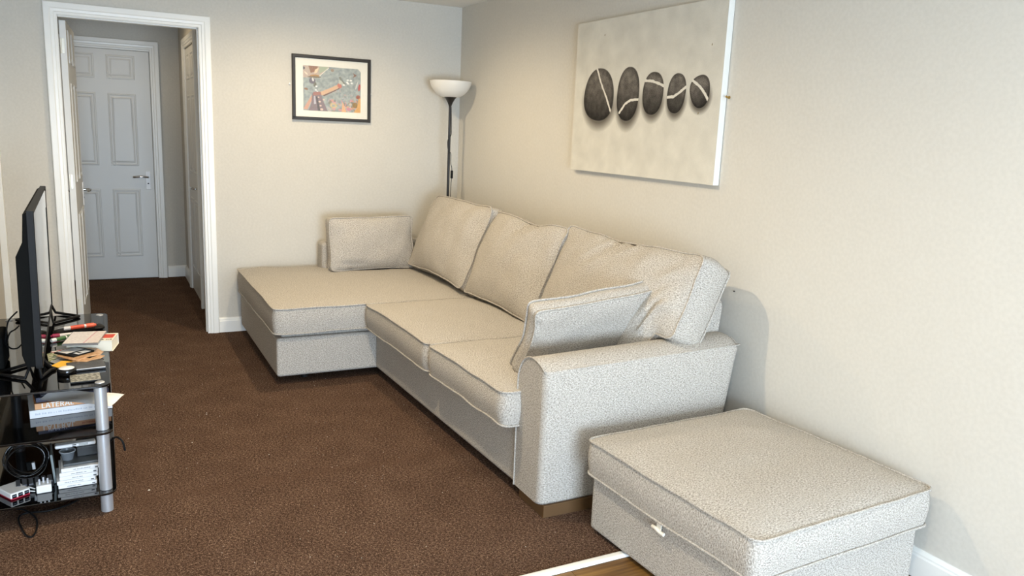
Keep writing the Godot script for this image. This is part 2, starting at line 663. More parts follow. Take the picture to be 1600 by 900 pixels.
func room() -> void:
	var T := 0.12
	single("wall_back", "off-white back wall with the doorway", [
		wall_box(Vector3(XL - T, 0, -T), Vector3(DB - 0.02, H, 0)),
		wall_box(Vector3(DB - 0.02, DH + 0.02, -T), Vector3(DC + 0.02, H, 0)),
		wall_box(Vector3(DC + 0.02, 0, -T), Vector3(T, H, 0))], M.wall)
	single("wall_right", "beige right wall behind the sofa", [wall_box(Vector3(0, 0, 0), Vector3(T, H, ZF))], M.wall)
	single("wall_left", "off-white wall behind the television", [wall_box(Vector3(XL - T, 0, 0), Vector3(XL, H, ZF))], M.wall)
	single("wall_front", "wall with the glazed garden doors", [
		wall_box(Vector3(XL - T, 0, ZF), Vector3(-2.95, H, ZF + T)),
		wall_box(Vector3(-0.65, 0, ZF), Vector3(T, H, ZF + T)),
		wall_box(Vector3(-2.95, 2.12, ZF), Vector3(-0.65, H, ZF + T))], M.wall)
	single("ceiling", "white painted ceiling", [wall_box(Vector3(XL - T, H, -2.4), Vector3(T, H + 0.1, ZF + T))], M.ceiling)
	# hall beyond the doorway
	single("wall_hall_back", "end wall of the hall around the panelled door", [wall_box(Vector3(XL - T, 0, -2.40), Vector3(-1.64, H, -2.19))], M.wall)
	single("wall_hall_left", "left wall of the hall behind the open door", [wall_box(Vector3(XL - T, 0, -2.19), Vector3(XL, H, -T))], M.wall)
	single("wall_hall_right", "right wall of the hall", [wall_box(Vector3(-1.765, 0, -2.19), Vector3(-1.64, H, -T))], M.wall)
	# floors
	var fl := struct("floor", "brown carpet with oak laminate beyond the threshold strip")
	put("carpet", rbox(Vector3(-XL, 0.06, 3.532 + 0.058), 0.002, 1), M.carpet, fl, xf(Vector3(XL * 0.5, -0.03, (3.532 - 0.058) * 0.5)))
	put("hall_carpet", rbox(Vector3(-XL + 0.1, 0.06, 2.36 - 0.062), 0.006, 1), M.carpet, fl, xf(Vector3(XL * 0.5 - 0.05, -0.031, -(2.36 + 0.062) * 0.5)))
	put("subfloor", rbox(Vector3(-XL + 0.3, 0.1, ZF + 2.6), 0.002, 1), M.black_matte, fl, xf(Vector3(XL * 0.5, -0.12, (ZF - 2.4) * 0.5)))
	var pw := 0.19
	var z := 3.572
	var row := 0
	while z < ZF:
		var w2 := minf(pw, ZF - z)
		var x := XL
		var lens := [0.62, 1.28, 1.085] if row % 2 == 0 else [1.20, 1.10, 0.685]
		for k in 3:
			var l: float = lens[k]
			put("plank", rbox(Vector3(l - 0.0012, 0.012, w2 - 0.0012), 0.0012, 1), M.planks[(row * 2 + k) % 4], fl, xf(Vector3(x + l * 0.5, -0.008, z + w2 * 0.5)))
			x += l
		z += pw
		row += 1
	var th := PackedVector2Array([Vector2(0, 0), Vector2(0.040, 0), Vector2(0.036, 0.004), Vector2(0.028, 0.007), Vector2(0.012, 0.007), Vector2(0.004, 0.004)])
	var o := put("trim_1", extrude(th, -XL), M.gloss)
	o.transform = Transform3D(Basis(Vector3(0, 0, 1), Vector3.UP, Vector3(-1, 0, 0)), Vector3(0, -0.001, 3.532))
	o.set_meta("kind", "structure")
	o.set_meta("label", "white threshold strip between carpet and laminate")
	# skirting boards
	skirting("baseboard_back", "white skirting on the back wall beside the sofa", Vector3(0, 0, 0), Vector3(DD, 0, 0), Vector3(0, 0, 1))
	skirting("baseboard_back_left", "white skirting left of the doorway", Vector3(DA, 0, 0), Vector3(XL, 0, 0), Vector3(0, 0, 1))
	skirting("baseboard_right", "white skirting along the right wall", Vector3(0, 0, ZF), Vector3(0, 0, 0), Vector3(-1, 0, 0))
	skirting("baseboard_left", "white skirting behind the television stand", Vector3(XL, 0, 0.05), Vector3(XL, 0, ZF), Vector3(1, 0, 0))
	skirting("baseboard_hall", "white skirting at the end of the hall", Vector3(-1.765, 0, -2.19), Vector3(-1.925, 0, -2.19), Vector3(0, 0, 1))
	skirting("baseboard_hall_right", "white skirting on the right hall wall", Vector3(-1.765, 0, -1.68), Vector3(-1.765, 0, -2.19), Vector3(-1, 0, 0))
	# boxed pipe in the left corner
	o = put("trim_2", rbox(Vector3(0.035, H, 0.05), 0.003, 1), M.gloss, self, xf(Vector3(XL + 0.0175, H * 0.5, 0.025)))
	o.set_meta("kind", "structure")
	o.set_meta("label", "white boxed strip in the corner behind the television")
	# garden doors behind the camera: two leaves with glass
	var wd := struct("window_1", "white glazed garden doors behind the viewer")
	for k in 2:
		var x0 := -2.95 + k * 1.15
		put("frame", moulding([Vector2(x0, 0.0), Vector2(x0, 2.12), Vector2(x0 + 1.15, 2.12), Vector2(x0 + 1.15, 0.0), Vector2(x0, 0.0)], [Vector2(0, 0), Vector2(0, 0.06), Vector2(0.08, 0.06), Vector2(0.08, 0)], -1.0), M.gloss, wd, xf(Vector3(0, 0, ZF + 0.03)))
		var gl := mat(Color(0.9, 0.95, 0.95, 0.06), 0.02)
		gl.transparency = BaseMaterial3D.TRANSPARENCY_ALPHA
		put("pane", rbox(Vector3(1.02, 2.0, 0.006), 0.001, 1), gl, wd, xf(Vector3(x0 + 0.575, 1.06, ZF + 0.06)))
	var rb := thing("roller_blind", "cream roller blind half drawn over the garden doors", "blind", Vector3(-1.80, 1.45, ZF - 0.03))
	put("cloth", rbox(Vector3(2.3, 0.67, 0.002), 0.0005, 1), M.mount_board, rb, xf(Vector3(0, 0.335, 0)))
	put("hem_bar", rbox(Vector3(2.3, 0.025, 0.012), 0.004, 2), M.gloss, rb)
	put("roller", cyl(0.022, -1.16, 1.16, 16), M.gloss, rb, xf(Vector3(0, 0.69, 0), Vector3(0, 0, 90)))

# ------------------------------------------------------------------ doors
const ARCH := [Vector2(0.0, 0.0), Vector2(0.0, 0.012), Vector2(0.006, 0.014), Vector2(0.016, 0.014), Vector2(0.020, 0.018), Vector2(0.034, 0.019), Vector2(0.040, 0.023), Vector2(0.068, 0.023), Vector2(0.072, 0.020), Vector2(0.072, 0.0)]

func door_leaf(called: String, label: String, m: Material) -> Node3D:
	# local: hinge edge at x = 0, leaf to x = 0.762, bottom y = 0.006, faces at z = 0 and -0.038
	var d := struct(called, label)
	var W := 0.762
	var Hh := 1.981
	put("slab", rbox(Vector3(W, Hh, 0.036), 0.002, 1), m, d, xf(Vector3(W * 0.5, 0.008 + Hh * 0.5, -0.019)))
	var cols := [[0.115, 0.335], [0.427, 0.647]]
	var rows := [[0.205, 0.805], [1.010, 1.625], [1.745, 1.945]]
	for c in cols:
		for r in rows:
			for s in [1.0, -1.0]:
				var cx: float = (c[0] + c[1]) * 0.5
				var cy: float = (r[0] + r[1]) * 0.5
				var w: float = c[1] - c[0]
				var h: float = r[1] - r[0]
				var path := [Vector2(-w / 2, -h / 2), Vector2(w / 2, -h / 2), Vector2(w / 2, h / 2), Vector2(-w / 2, h / 2), Vector2(-w / 2, -h / 2), Vector2(w / 2, -h / 2)]
				var prof := [Vector2(0, 0), Vector2(0.004, 0.005), Vector2(0.012, 0.006), Vector2(0.017, 0.001), Vector2(0.026, 0.0005), Vector2(0.038, 0.005), Vector2(0.042, 0.005), Vector2(0.042, 0.0)]
				var field := rbox(Vector3(w - 0.078, h - 0.078, 0.010), 0.001, 1)
				var closed := moulding(path.slice(0, 5), prof, 1.0)
				var o := put("panel", join([[closed, Transform3D.IDENTITY], [field, Transform3D.IDENTITY]]), m, d)
				o.transform = Transform3D(Basis() if s > 0 else Basis(Vector3.UP, PI), Vector3(cx, cy, -0.001 if s > 0 else -0.037))
	# lever handles on long white plates, both faces
	for s in [1.0, -1.0]:
		var hp := Vector3(W - 0.048, 0.885, 0.0 if s > 0 else -0.038)
		var b := Basis() if s > 0 else Basis(Vector3.UP, PI)
		var pl := put("handle_plate", rbox(Vector3(0.042, 0.165, 0.009), 0.004, 2), M.white_plastic, d, Transform3D(b, hp))
		var sg: float = -1.0 if s > 0 else 1.0
		put("lever", tube(smooth_path([Vector3(0, 0.028, 0), Vector3(0, 0.028, 0.028), Vector3(sg * 0.012, 0.029, 0.044), Vector3(sg * 0.05, 0.032, 0.050), Vector3(sg * 0.095, 0.029, 0.046), Vector3(sg * 0.118, 0.027, 0.038)]), 0.0085, 10), M.chrome, pl)
		put("keyhole", cyl(0.006, 0.0, 0.002), M.black, pl, xf(Vector3(0, -0.028, 0.004), Vector3(90, 0, 0)))
	return d

func doors() -> void:
	# room doorway: lining and architrave
	var t := struct("trim_3", "white moulded architrave and lining round the doorway")
	put("architrave", moulding([Vector2(DB, 0), Vector2(DB, DH), Vector2(DC, DH), Vector2(DC, 0)], ARCH, 1.0), M.gloss, t)
	put("lining", join([
		wall_box(Vector3(DB - 0.02, 0, -0.12), Vector3(DB - 0.004, DH + 0.004, 0.001)),
		wall_box(Vector3(DC + 0.004, 0, -0.12), Vector3(DC + 0.02, DH + 0.004, 0.001)),
		wall_box(Vector3(DB - 0.02, DH + 0.004, -0.12), Vector3(DC + 0.02, DH + 0.02, 0.001)),
		wall_box(Vector3(DC - 0.006, 0, -0.075), Vector3(DC + 0.004, DH + 0.004, -0.03)),
		wall_box(Vector3(DB, DH - 0.006, -0.075), Vector3(DC, DH + 0.004, -0.03))]), M.gloss, t)
	# open leaf, swung into the hall
	var d := door_leaf("door_1", "white six-panel door standing open into the hall", M.door)
	var dir := Vector3(0.025, 0, -0.762).normalized()
	var nrm := Vector3(0.762, 0, 0.025).normalized()
	d.transform = Transform3D(Basis(dir, Vector3.UP, nrm), Vector3(-2.5705, 0, -0.078))
	for y in [0.22, 1.02, 1.84]:
		put("hinge", join([[rbox(Vector3(0.018, 0.09, 0.003), 0.001, 1), Transform3D.IDENTITY], [cyl(0.005, -0.045, 0.045, 10), xf(Vector3(-0.010, 0, 0.002))]]), M.hinge, d, Transform3D(Basis(Vector3(0, 0, 1), Vector3.UP, Vector3(-1, 0, 0)), Vector3(-0.0015, y, -0.022)))
	# far door of the hall
	var d2 := door_leaf("door_2", "white six-panel door closed at the end of the hall", M.door)
	d2.position = Vector3(-2.772, 0, -2.165)
	var t2 := struct("trim_4", "white architrave round the far hall door")
	put("architrave", moulding([Vector2(-2.776, 0), Vector2(-2.776, 2.005), Vector2(-2.005, 2.005), Vector2(-2.005, 0)], ARCH, 1.0), M.gloss, t2, xf(Vector3(0, 0, -2.165)))
	put("lining", join([wall_box(Vector3(-2.85, 0, -2.19), Vector3(-2.776, 2.075, -2.164)), wall_box(Vector3(-2.005, 0, -2.19), Vector3(-1.935, 2.075, -2.164)), wall_box(Vector3(-2.776, 1.992, -2.19), Vector3(-2.005, 2.075, -2.164))]), M.gloss, t2)
	# door in the right hall wall
	var t3 := struct("trim_5", "white architrave of the door in the right hall wall")
	put("architrave", moulding([Vector2(0, 0), Vector2(0, 2.0), Vector2(0.77, 2.0), Vector2(0.77, 0)], ARCH, 1.0), M.gloss, t3, Transform3D(Basis(Vector3(0, 0, 1), Vector3.UP, Vector3(-1, 0, 0)), Vector3(-1.766, 0, -1.60)))
	var d3 := door_leaf("door_3", "white six-panel door in the right hall wall", M.door)
	d3.transform = Transform3D(Basis(Vector3(0, 0, 1), Vector3.UP, Vector3(-1, 0, 0)), Vector3(-1.7685, 0, -1.596))

# ------------------------------------------------------------------ sofa
func skew(x: float, z: float) -> float:
	return x + 0.026 * (z - 1.33)

func sofa() -> void:
	var s := thing("corner_sofa", "large light beige tweed corner sofa with a chaise along the right wall", "sofa")
	# chaise base and seat
	put("chaise_base", rbox(Vector3(1.52, 0.222, 1.262), 0.018, 3), M.fabric, s, xf(Vector3(-0.855, 0.161, 0.679)))
	put("chaise_platform", rbox(Vector3(1.46, 0.05, 1.21), 0.01, 2), M.fabric, s, xf(Vector3(-0.855, 0.295, 0.675)))
	var lay := Basis(Vector3.RIGHT, -PI / 2)   # cushion face upwards
	var cdef := func(p: Vector3) -> Vector3:
		return p
	put_cushion("chaise_cushion", s, cushion(1.33, 1.285, 0.14, {"r": 0.035, "bf": 0.016, "bb": 0.004, "border": 0.008, "edge": 5.0, "seed": 3, "n": 32, "deform": cdef}), Transform3D(lay, Vector3(-0.965, 0.373, 0.690)))
	# main base
	var b := put("seat_base", rbox(Vector3(0.88, 0.25, 1.72), 0.018, 3), M.fabric, s)
	b.transform = Transform3D(Basis(Vector3.RIGHT, Vector3.UP, Vector3(0.026, 0, 1)), Vector3(skew(-0.612, 2.17), 0.178, 2.17))
	# seats
	var z0 := [1.345, 2.265]
	var z1 := [2.258, 3.025]
	for k in 2:
		var zc: float = (z0[k] + z1[k]) * 0.5
		var w: float = z1[k] - z0[k]
		var cu := cushion(w, 0.75, 0.135, {"r": 0.045, "bf": 0.022, "bb": 0.004, "border": 0.012, "edge": 4.0, "seed": 10 + k, "n": 30, "pinch": 0.008})
		# local x -> -z, local y -> -x? : width runs along z, depth along x, thickness up
		var bs := Basis(Vector3(0.026, 0, 1), Vector3(1, 0, 0), Vector3(0, 1, 0))
		put_cushion("seat_cushion", s, cu, Transform3D(bs, Vector3(skew(-0.752, zc), 0.3775, zc)))
	# frame of the back, along the right wall and along the back wall
	var bp := PackedVector2Array([Vector2(-0.30, 0.05), Vector2(-0.13, 0.05), Vector2(-0.065, 0.74), Vector2(-0.075, 0.765), Vector2(-0.105, 0.775), Vector2(-0.16, 0.77), Vector2(-0.19, 0.745)])
	put("back_frame", extrude(bp, 3.00, 0.012), M.fabric, s, xf(Vector3(0, 0, 0.085)))
	put("end_frame", rbox(Vector3(0.98, 0.58, 0.155), 0.03, 4), M.fabric, s, xf(Vector3(-0.60, 0.345, 0.125)))
	# arm
	put("arm", arm_mesh(), M.fabric, s)
	put("arm_piping", arm_piping(), M.fabric, s)
	# back cushions
	var spans := [[0.36, 1.300, 0.968], [1.285, 2.145, 0.955], [2.115, 3.175, 0.965]]
	for k in 3:
		var a: float = spans[k][0]
		var e: float = spans[k][1]
		var w := e - a
		var zc := (a + e) * 0.5
		var o := {"r": 0.05, "bf": 0.075, "bb": 0.03, "border": 0.016, "edge": 2.4, "seed": 20 + k, "n": 34, "pinch": 0.012, "wobble": 0.012}
		if k == 0:
			o.deform = func(p: Vector3) -> Vector3:
				# far end slumps back and down, lower far corner tucks in
				var u := p.x / (w * 0.5)
				p.y += 0.012 * (1.0 - u * u)
				return p
		if k == 1:
			o.creases = [[0.12, 1.0, -0.10, 0.45, 0.032, 0.05, 1], [0.30, 1.0, 0.10, 0.55, 0.022, 0.04, 1]]
			o.deform = func(p: Vector3) -> Vector3:
				var u := p.x / (w * 0.5)
				p.y -= 0.02 * exp(-pow((u - 0.15) * 3.0, 2.0)) * smoothstep(0.0, 0.25, p.y)
				return p
		if k == 2:
			o.creases = [[-0.05, 1.0, -0.42, 0.25, 0.036, 0.05, 1], [0.10, 0.98, -0.25, 0.40, 0.026, 0.045, 1], [0.62, -0.55, 0.80, -0.15, 0.016, 0.05]]
			o.deform = func(p: Vector3) -> Vector3:
				var u := p.x / (w * 0.5)
				# the near end rests on the arm, so its lower edge is pushed up
				var k2 := smoothstep(0.62, 0.8, u)
				var low := clampf((0.26 - p.y) / 0.52, 0.0, 1.0)
				p.y += k2 * low * 0.165
				p.y -= 0.015 * exp(-pow((u + 0.05) * 4.0, 2.0)) * smoothstep(0.0, 0.25, p.y)
				return p
		var cu := cushion(w, 0.53, 0.15, o)
		# face looks towards -x and up; lean 24 degrees
		var lean := deg_to_rad(23.0)
		var face := Vector3(-cos(lean), sin(lean), 0)
		var upv := Vector3(sin(lean), cos(lean), 0)
		var bs := Basis(upv.cross(face), upv, face)
		var top: float = spans[k][2]
		put_cushion("back_cushion", s, cu, Transform3D(bs, Vector3(skew(-0.315, zc) - 0.02, top - 0.262, zc)))
	# feet
	var foot := PackedVector2Array([Vector2(0, 0), Vector2(0.20, 0), Vector2(0.20, 0.05), Vector2(0, 0.05)])
	put("foot", join([[rbox(Vector3(0.25, 0.05, 0.018), 0.002, 1), xf(Vector3(-0.868, 0.025, 3.208))], [rbox(Vector3(0.018, 0.05, 0.19), 0.002, 1), xf(Vector3(-0.984, 0.025, 3.110))]]), M.wood_foot, s)
	for p in [Vector3(-1.435, 0, 1.17), Vector3(-1.5, 0, 0.18), Vector3(-0.2, 0, 0.2), Vector3(-0.95, 0, 1.6), Vector3(-0.25, 0, 3.0)]:
		put("foot", lathe([Vector2(0, 0), Vector2(0.022, 0), Vector2(0.028, 0.055), Vector2(0, 0.055)], 16), M.foot_black, s, xf(p))

# cross-section of the arm in (z, y)
func arm_section() -> Array:
	return [Vector2(3.005, 0.052), Vector2(3.002, 0.30), Vector2(3.002, 0.480), Vector2(3.006, 0.518), Vector2(3.020, 0.555), Vector2(3.043, 0.583), Vector2(3.073, 0.600), Vector2(3.106, 0.608), Vector2(3.145, 0.605), Vector2(3.180, 0.594), Vector2(3.2105, 0.578), Vector2(3.2165, 0.568), Vector2(3.2175, 0.49), Vector2(3.2165, 0.30), Vector2(3.212, 0.06), Vector2(3.208, 0.052)]

func arm_mesh() -> ArrayMesh:
	var sec := arm_section()
	var n := sec.size()
	var rear := func(y: float) -> float:
		return -0.178 + 0.172 * y
	var st := SurfaceTool.new()
	st.begin(Mesh.PRIMITIVE_TRIANGLES)
	# stations from the front, rounded towards the outer side
	var R := 0.03
	var rings := []
	var offs := [0.0, 0.0012, 0.005, 0.011, 0.019, 0.030, 0.06, 0.25, 0.5, 0.75, 0.94, 0.97, 0.99, 1.0]
	for i in offs.size():
		var ring := []
		for k in n:
			var q: Vector2 = sec[k]
			var x0 := -1.012
			var x1: float = rear.call(q.y)
			var x: float
			var inset := 0.0
			if i <= 5:
				x = x0 + offs[i]
				var c := clampf((R - offs[i]) / R, 0.0, 1.0)
				inset = R * (1.0 - sqrt(maxf(1.0 - c * c, 0.0)))
			else:
				x = lerpf(x0, x1, offs[i])
			if offs[i] >= 0.94:
				inset = [0.0, 0.002, 0.006, 0.014][i - 10]
			var outer := smoothstep(3.15, 3.21, q.x) if i <= 5 else 1.0
			var zz := q.x - inset * outer * (1.0 if q.x > 3.1 else -1.0 if i > 5 else 0.0)
			var yy := q.y
			if i > 5 and q.y > 0.5:
				yy -= inset
			# soft padding of the outer side and top
			var f: float = clampf((x - x0) / (x1 - x0), 0.0, 1.0)
			if q.x > 3.19 and q.y > 0.1 and q.y < 0.57:
				zz += 0.008 * sin(PI * f) * sin(PI * clampf((q.y - 0.06) / 0.53, 0.0, 1.0))
			yy += 0.030 * f * smoothstep(0.30, 0.50, q.y)
			ring.append(Vector3(x, yy, zz))
		rings.append(ring)
	for i in rings.size() - 1:
		for k in n:
			var j := (k + 1) % n
			st.set_smooth_group(2 if k >= 10 and k <= 13 else 1)
			quad(st, rings[i][k], rings[i][j], rings[i + 1][j], rings[i + 1][k])
	st.set_smooth_group(3)
	for e in [0, rings.size() - 1]:
		var ring: Array = rings[e]
		var poly := PackedVector2Array()
		for p in ring:
			poly.append(Vector2(p.z, p.y))
		var tri := Geometry2D.triangulate_polygon(poly)
		for i in range(0, tri.size(), 3):
			for k in ([0, 2, 1] if e == 0 else [0, 1, 2]):
				st.add_vertex(ring[tri[i + k]])
	st.generate_normals()
	return st.commit()

func arm_piping() -> ArrayMesh:
	var sec := arm_section()
	var path := []
	for k in range(0, 11):
		path.append(Vector3(-1.013, sec[k].y, sec[k].x))
	path.append(Vector3(-1.008, 0.576, 3.198))
	var front := tube(smooth_path(path, 3), 0.004, 6)
	var side := []
	for i in 9:
		var f := i / 8.0
		side.append(Vector3(lerpf(-1.005, -0.083, f), 0.575 + 0.030 * f + 0.003 * sin(f * 9.0) * (1.0 - f), 3.2115 if i > 0 else 3.198))
	side.append(Vector3(-0.079, 0.606, 3.192))
	side.append(Vector3(-0.074, 0.622, 3.15))
	return join([[front, Transform3D.IDENTITY], [tube(smooth_path(side, 3), 0.0028, 6), Transform3D.IDENTITY]])

func frame_from(bl: Vector3, br: Vector3, tl: Vector3) -> Array:
	# basis with x along the bottom, y up the side, z out of the face; and sizes
	var x := (br - bl).normalized()
	var y := (tl - bl)
	y = (y - x * y.dot(x)).normalized()
	return [Basis(x, y, x.cross(y)), (br - bl).length(), (tl - bl).length()]

func scatter_cushions() -> void:
	# small cushion against the end frame by the back wall
	var t := thing("scatter_cushion", "plump beige tweed cushion on the chaise leaning at the back wall", "cushion", Vector3(-0.775, 0.458, 0.30))
	var cu := cushion(0.60, 0.365, 0.085, {"r": 0.035, "bf": 0.055, "bb": 0.04, "border": 0.01, "edge": 2.2, "seed": 41, "pinch": 0.012, "wobble": 0.012, "creases": [[0.5, -1.0, 0.62, -0.45, 0.014, 0.05, 1], [0.3, -1.0, 0.36, -0.55, 0.012, 0.05, 1], [-0.5, -1.0, -0.35, -0.6, 0.012, 0.06, 1], [-0.95, -0.7, -0.2, -0.82, 0.010, 0.06]]})
	var c := put("cover", cu[0], M.fabric, t, xf(Vector3(0, 0.182, 0.005), Vector3(-7, 1, 0.5)))
	put("piping", cu[1], M.fabric, c)
	# cushion leaning on the near arm; its face looks towards the arm
	var bl := Vector3(-0.925, 0.440, 2.868)
	var br := Vector3(-0.33, 0.510, 2.868)
	var tl := Vector3(-0.890, 0.706, 2.988)
	var fr := frame_from(bl, br, tl)
	var t2 := thing("scatter_cushion", "flat pale grey tweed cushion leaning on the sofa arm", "cushion", bl)
	var sh := func(p: Vector3) -> Vector3:
		# top slides towards the wall
		p.x += (p.y + 0.16) * 0.10
		return p
	var cu2 := cushion(0.665, 0.325, 0.068, {"r": 0.02, "bf": 0.022, "bb": 0.026, "border": 0.008, "edge": 2.4, "seed": 42, "pinch": 0.010, "wobble": 0.010, "deform": sh, "creases": [[-1.0, 0.7, -0.85, 0.2, 0.012, 0.05, 1], [-1.0, 0.2, -0.8, -0.2, 0.010, 0.05, 1], [-1.0, -0.2, -0.75, -0.6, 0.008, 0.05, 1]]})
	var bs: Basis = fr[0]
	var c2 := put("cover", cu2[0], M.fabric, t2, Transform3D(bs, bs * Vector3(0.328, 0.165, -0.055)))
	put("piping", cu2[1], M.fabric, c2)

func ottoman() -> void:
	var t := thing("storage_ottoman", "square light grey tweed storage footstool beside the sofa arm", "footstool", Vector3(-0.474, 0, 3.728), 0.045)
	put("body", rbox(Vector3(0.775, 0.205, 0.77), 0.014, 3), M.fabric, t, xf(Vector3(0, 0.1145, 0)))
	var cu := cushion(0.805, 0.815, 0.125, {"r": 0.032, "bf": 0.030, "bb": 0.0, "border": 0.008, "edge": 4.0, "seed": 51, "n": 36, "wobble": 0.003})
	var lid := put("lid", cu[0], M.fabric, t, Transform3D(Basis(Vector3.RIGHT, -PI / 2), Vector3(0, 0.290, 0)))
	put("piping", cu[1], M.fabric, lid)
	put("pull_tab", join([[tube(smooth_path([Vector3(-0.405, 0.196, -0.022), Vector3(-0.407, 0.197, -0.004), Vector3(-0.406, 0.192, 0.016), Vector3(-0.404, 0.191, 0.034)]), 0.0065, 8), Transform3D.IDENTITY], [rbox(Vector3(0.003, 0.034, 0.022), 0.001, 1), xf(Vector3(-0.4015, 0.212, 0.006))]]), M.ribbon, t)
	for p in [Vector3(-0.34, 0, -0.32), Vector3(0.34, 0, -0.32), Vector3(-0.34, 0, 0.32), Vector3(0.34, 0, 0.32)]:
		put("foot", cyl(0.02, 0, 0.014), M.foot_black, t, xf(p))

# ------------------------------------------------------------------ lamp and pictures
func floor_lamp() -> void:
	var t := thing("floor_lamp", "tall black uplighter floor lamp with a white bowl shade in the corner", "lamp", Vector3(-0.1745, 0, 0.235))
	put("base", lathe([Vector2(0, 0), Vector2(0.125, 0), Vector2(0.125, 0.014), Vector2(0.115, 0.022), Vector2(0.02, 0.028), Vector2(0, 0.028)], 40), M.lamp_black, t)
	put("pole", cyl(0.0095, 0.026, 1.612, 16), M.lamp_black, t)
	put("neck", lathe([Vector2(0.009, 1.60), Vector2(0.0115, 1.612), Vector2(0.020, 1.632), Vector2(0.034, 1.656), Vector2(0.058, 1.682), Vector2(0.056, 1.684), Vector2(0, 1.67)], 32), M.lamp_black, t)
	var out := []
	for i in 13:
		var a := lerpf(0.42, 1.46, i / 12.0)
		out.append(Vector2(0.150 * sin(a), 1.803 - 0.135 * cos(a) - 0.012))
	var ins := []
	for i in out.size():
		var p: Vector2 = out[out.size() - 1 - i]
		ins.append(Vector2(maxf(p.x - 0.0035, 0.0), p.y + 0.003))
	put("bowl_shade", lathe([Vector2(0, out[0].y)] + out + ins + [Vector2(0, out[0].y + 0.003)], 48), M.bowl, t)
	# flex clipped to the pole, with an inline switch
	put("flex", tube(smooth_path([Vector3(0.004, 1.60, 0.012), Vector3(0.010, 1.45, 0.012), Vector3(0.008, 1.40, 0.012), Vector3(-0.014, 1.37, 0.012), Vector3(-0.017, 1.33, 0.013), Vector3(-0.010, 1.29, 0.013), Vector3(0.010, 1.27, 0.012), Vector3(0.012, 1.20, 0.012), Vector3(0.020, 1.17, 0.013), Vector3(0.021, 1.12, 0.013), Vector3(0.015, 0.9, 0.012), Vector3(0.014, 0.2, 0.014), Vector3(0.03, 0.03, 0.03)]), 0.0025, 6), M.lamp_black, t)
	put("switch", rbox(Vector3(0.017, 0.058, 0.015), 0.004, 2), M.black, t, xf(Vector3(0.021, 1.120, 0.014)))

func blend(im: Image, x: int, y: int, c: Color, a: float) -> void:
	if x >= 0 and y >= 0 and x < im.get_width() and y < im.get_height() and a > 0.0:
		im.set_pixel(x, y, im.get_pixel(x, y).lerp(c, minf(a, 1.0)))

func paint_poly(im: Image, pts: PackedVector2Array, c: Color, grain := 0.0) -> void:
	var r := Rect2(pts[0], Vector2.ZERO)
	for p in pts:
		r = r.expand(p)
	for y in range(maxi(int(r.position.y), 0), mini(int(r.end.y) + 1, im.get_height())):
		for x in range(maxi(int(r.position.x), 0), mini(int(r.end.x) + 1, im.get_width())):
			if Geometry2D.is_point_in_polygon(Vector2(x + 0.5, y + 0.5), pts):
				im.set_pixel(x, y, Color(c.r + rng.randf_range(-grain, grain), c.g + rng.randf_range(-grain, grain), c.b + rng.randf_range(-grain, grain)))

func paint_oval(im: Image, cx: float, cy: float, rx: float, ry: float, c: Color, turn := 0.0, grain := 0.03) -> void:
	var pts := PackedVector2Array()
	for i in 20:
		pts.append(Vector2(cx, cy) + Vector2(cos(TAU * i / 20.0) * rx, sin(TAU * i / 20.0) * ry).rotated(turn))
	paint_poly(im, pts, c, grain)

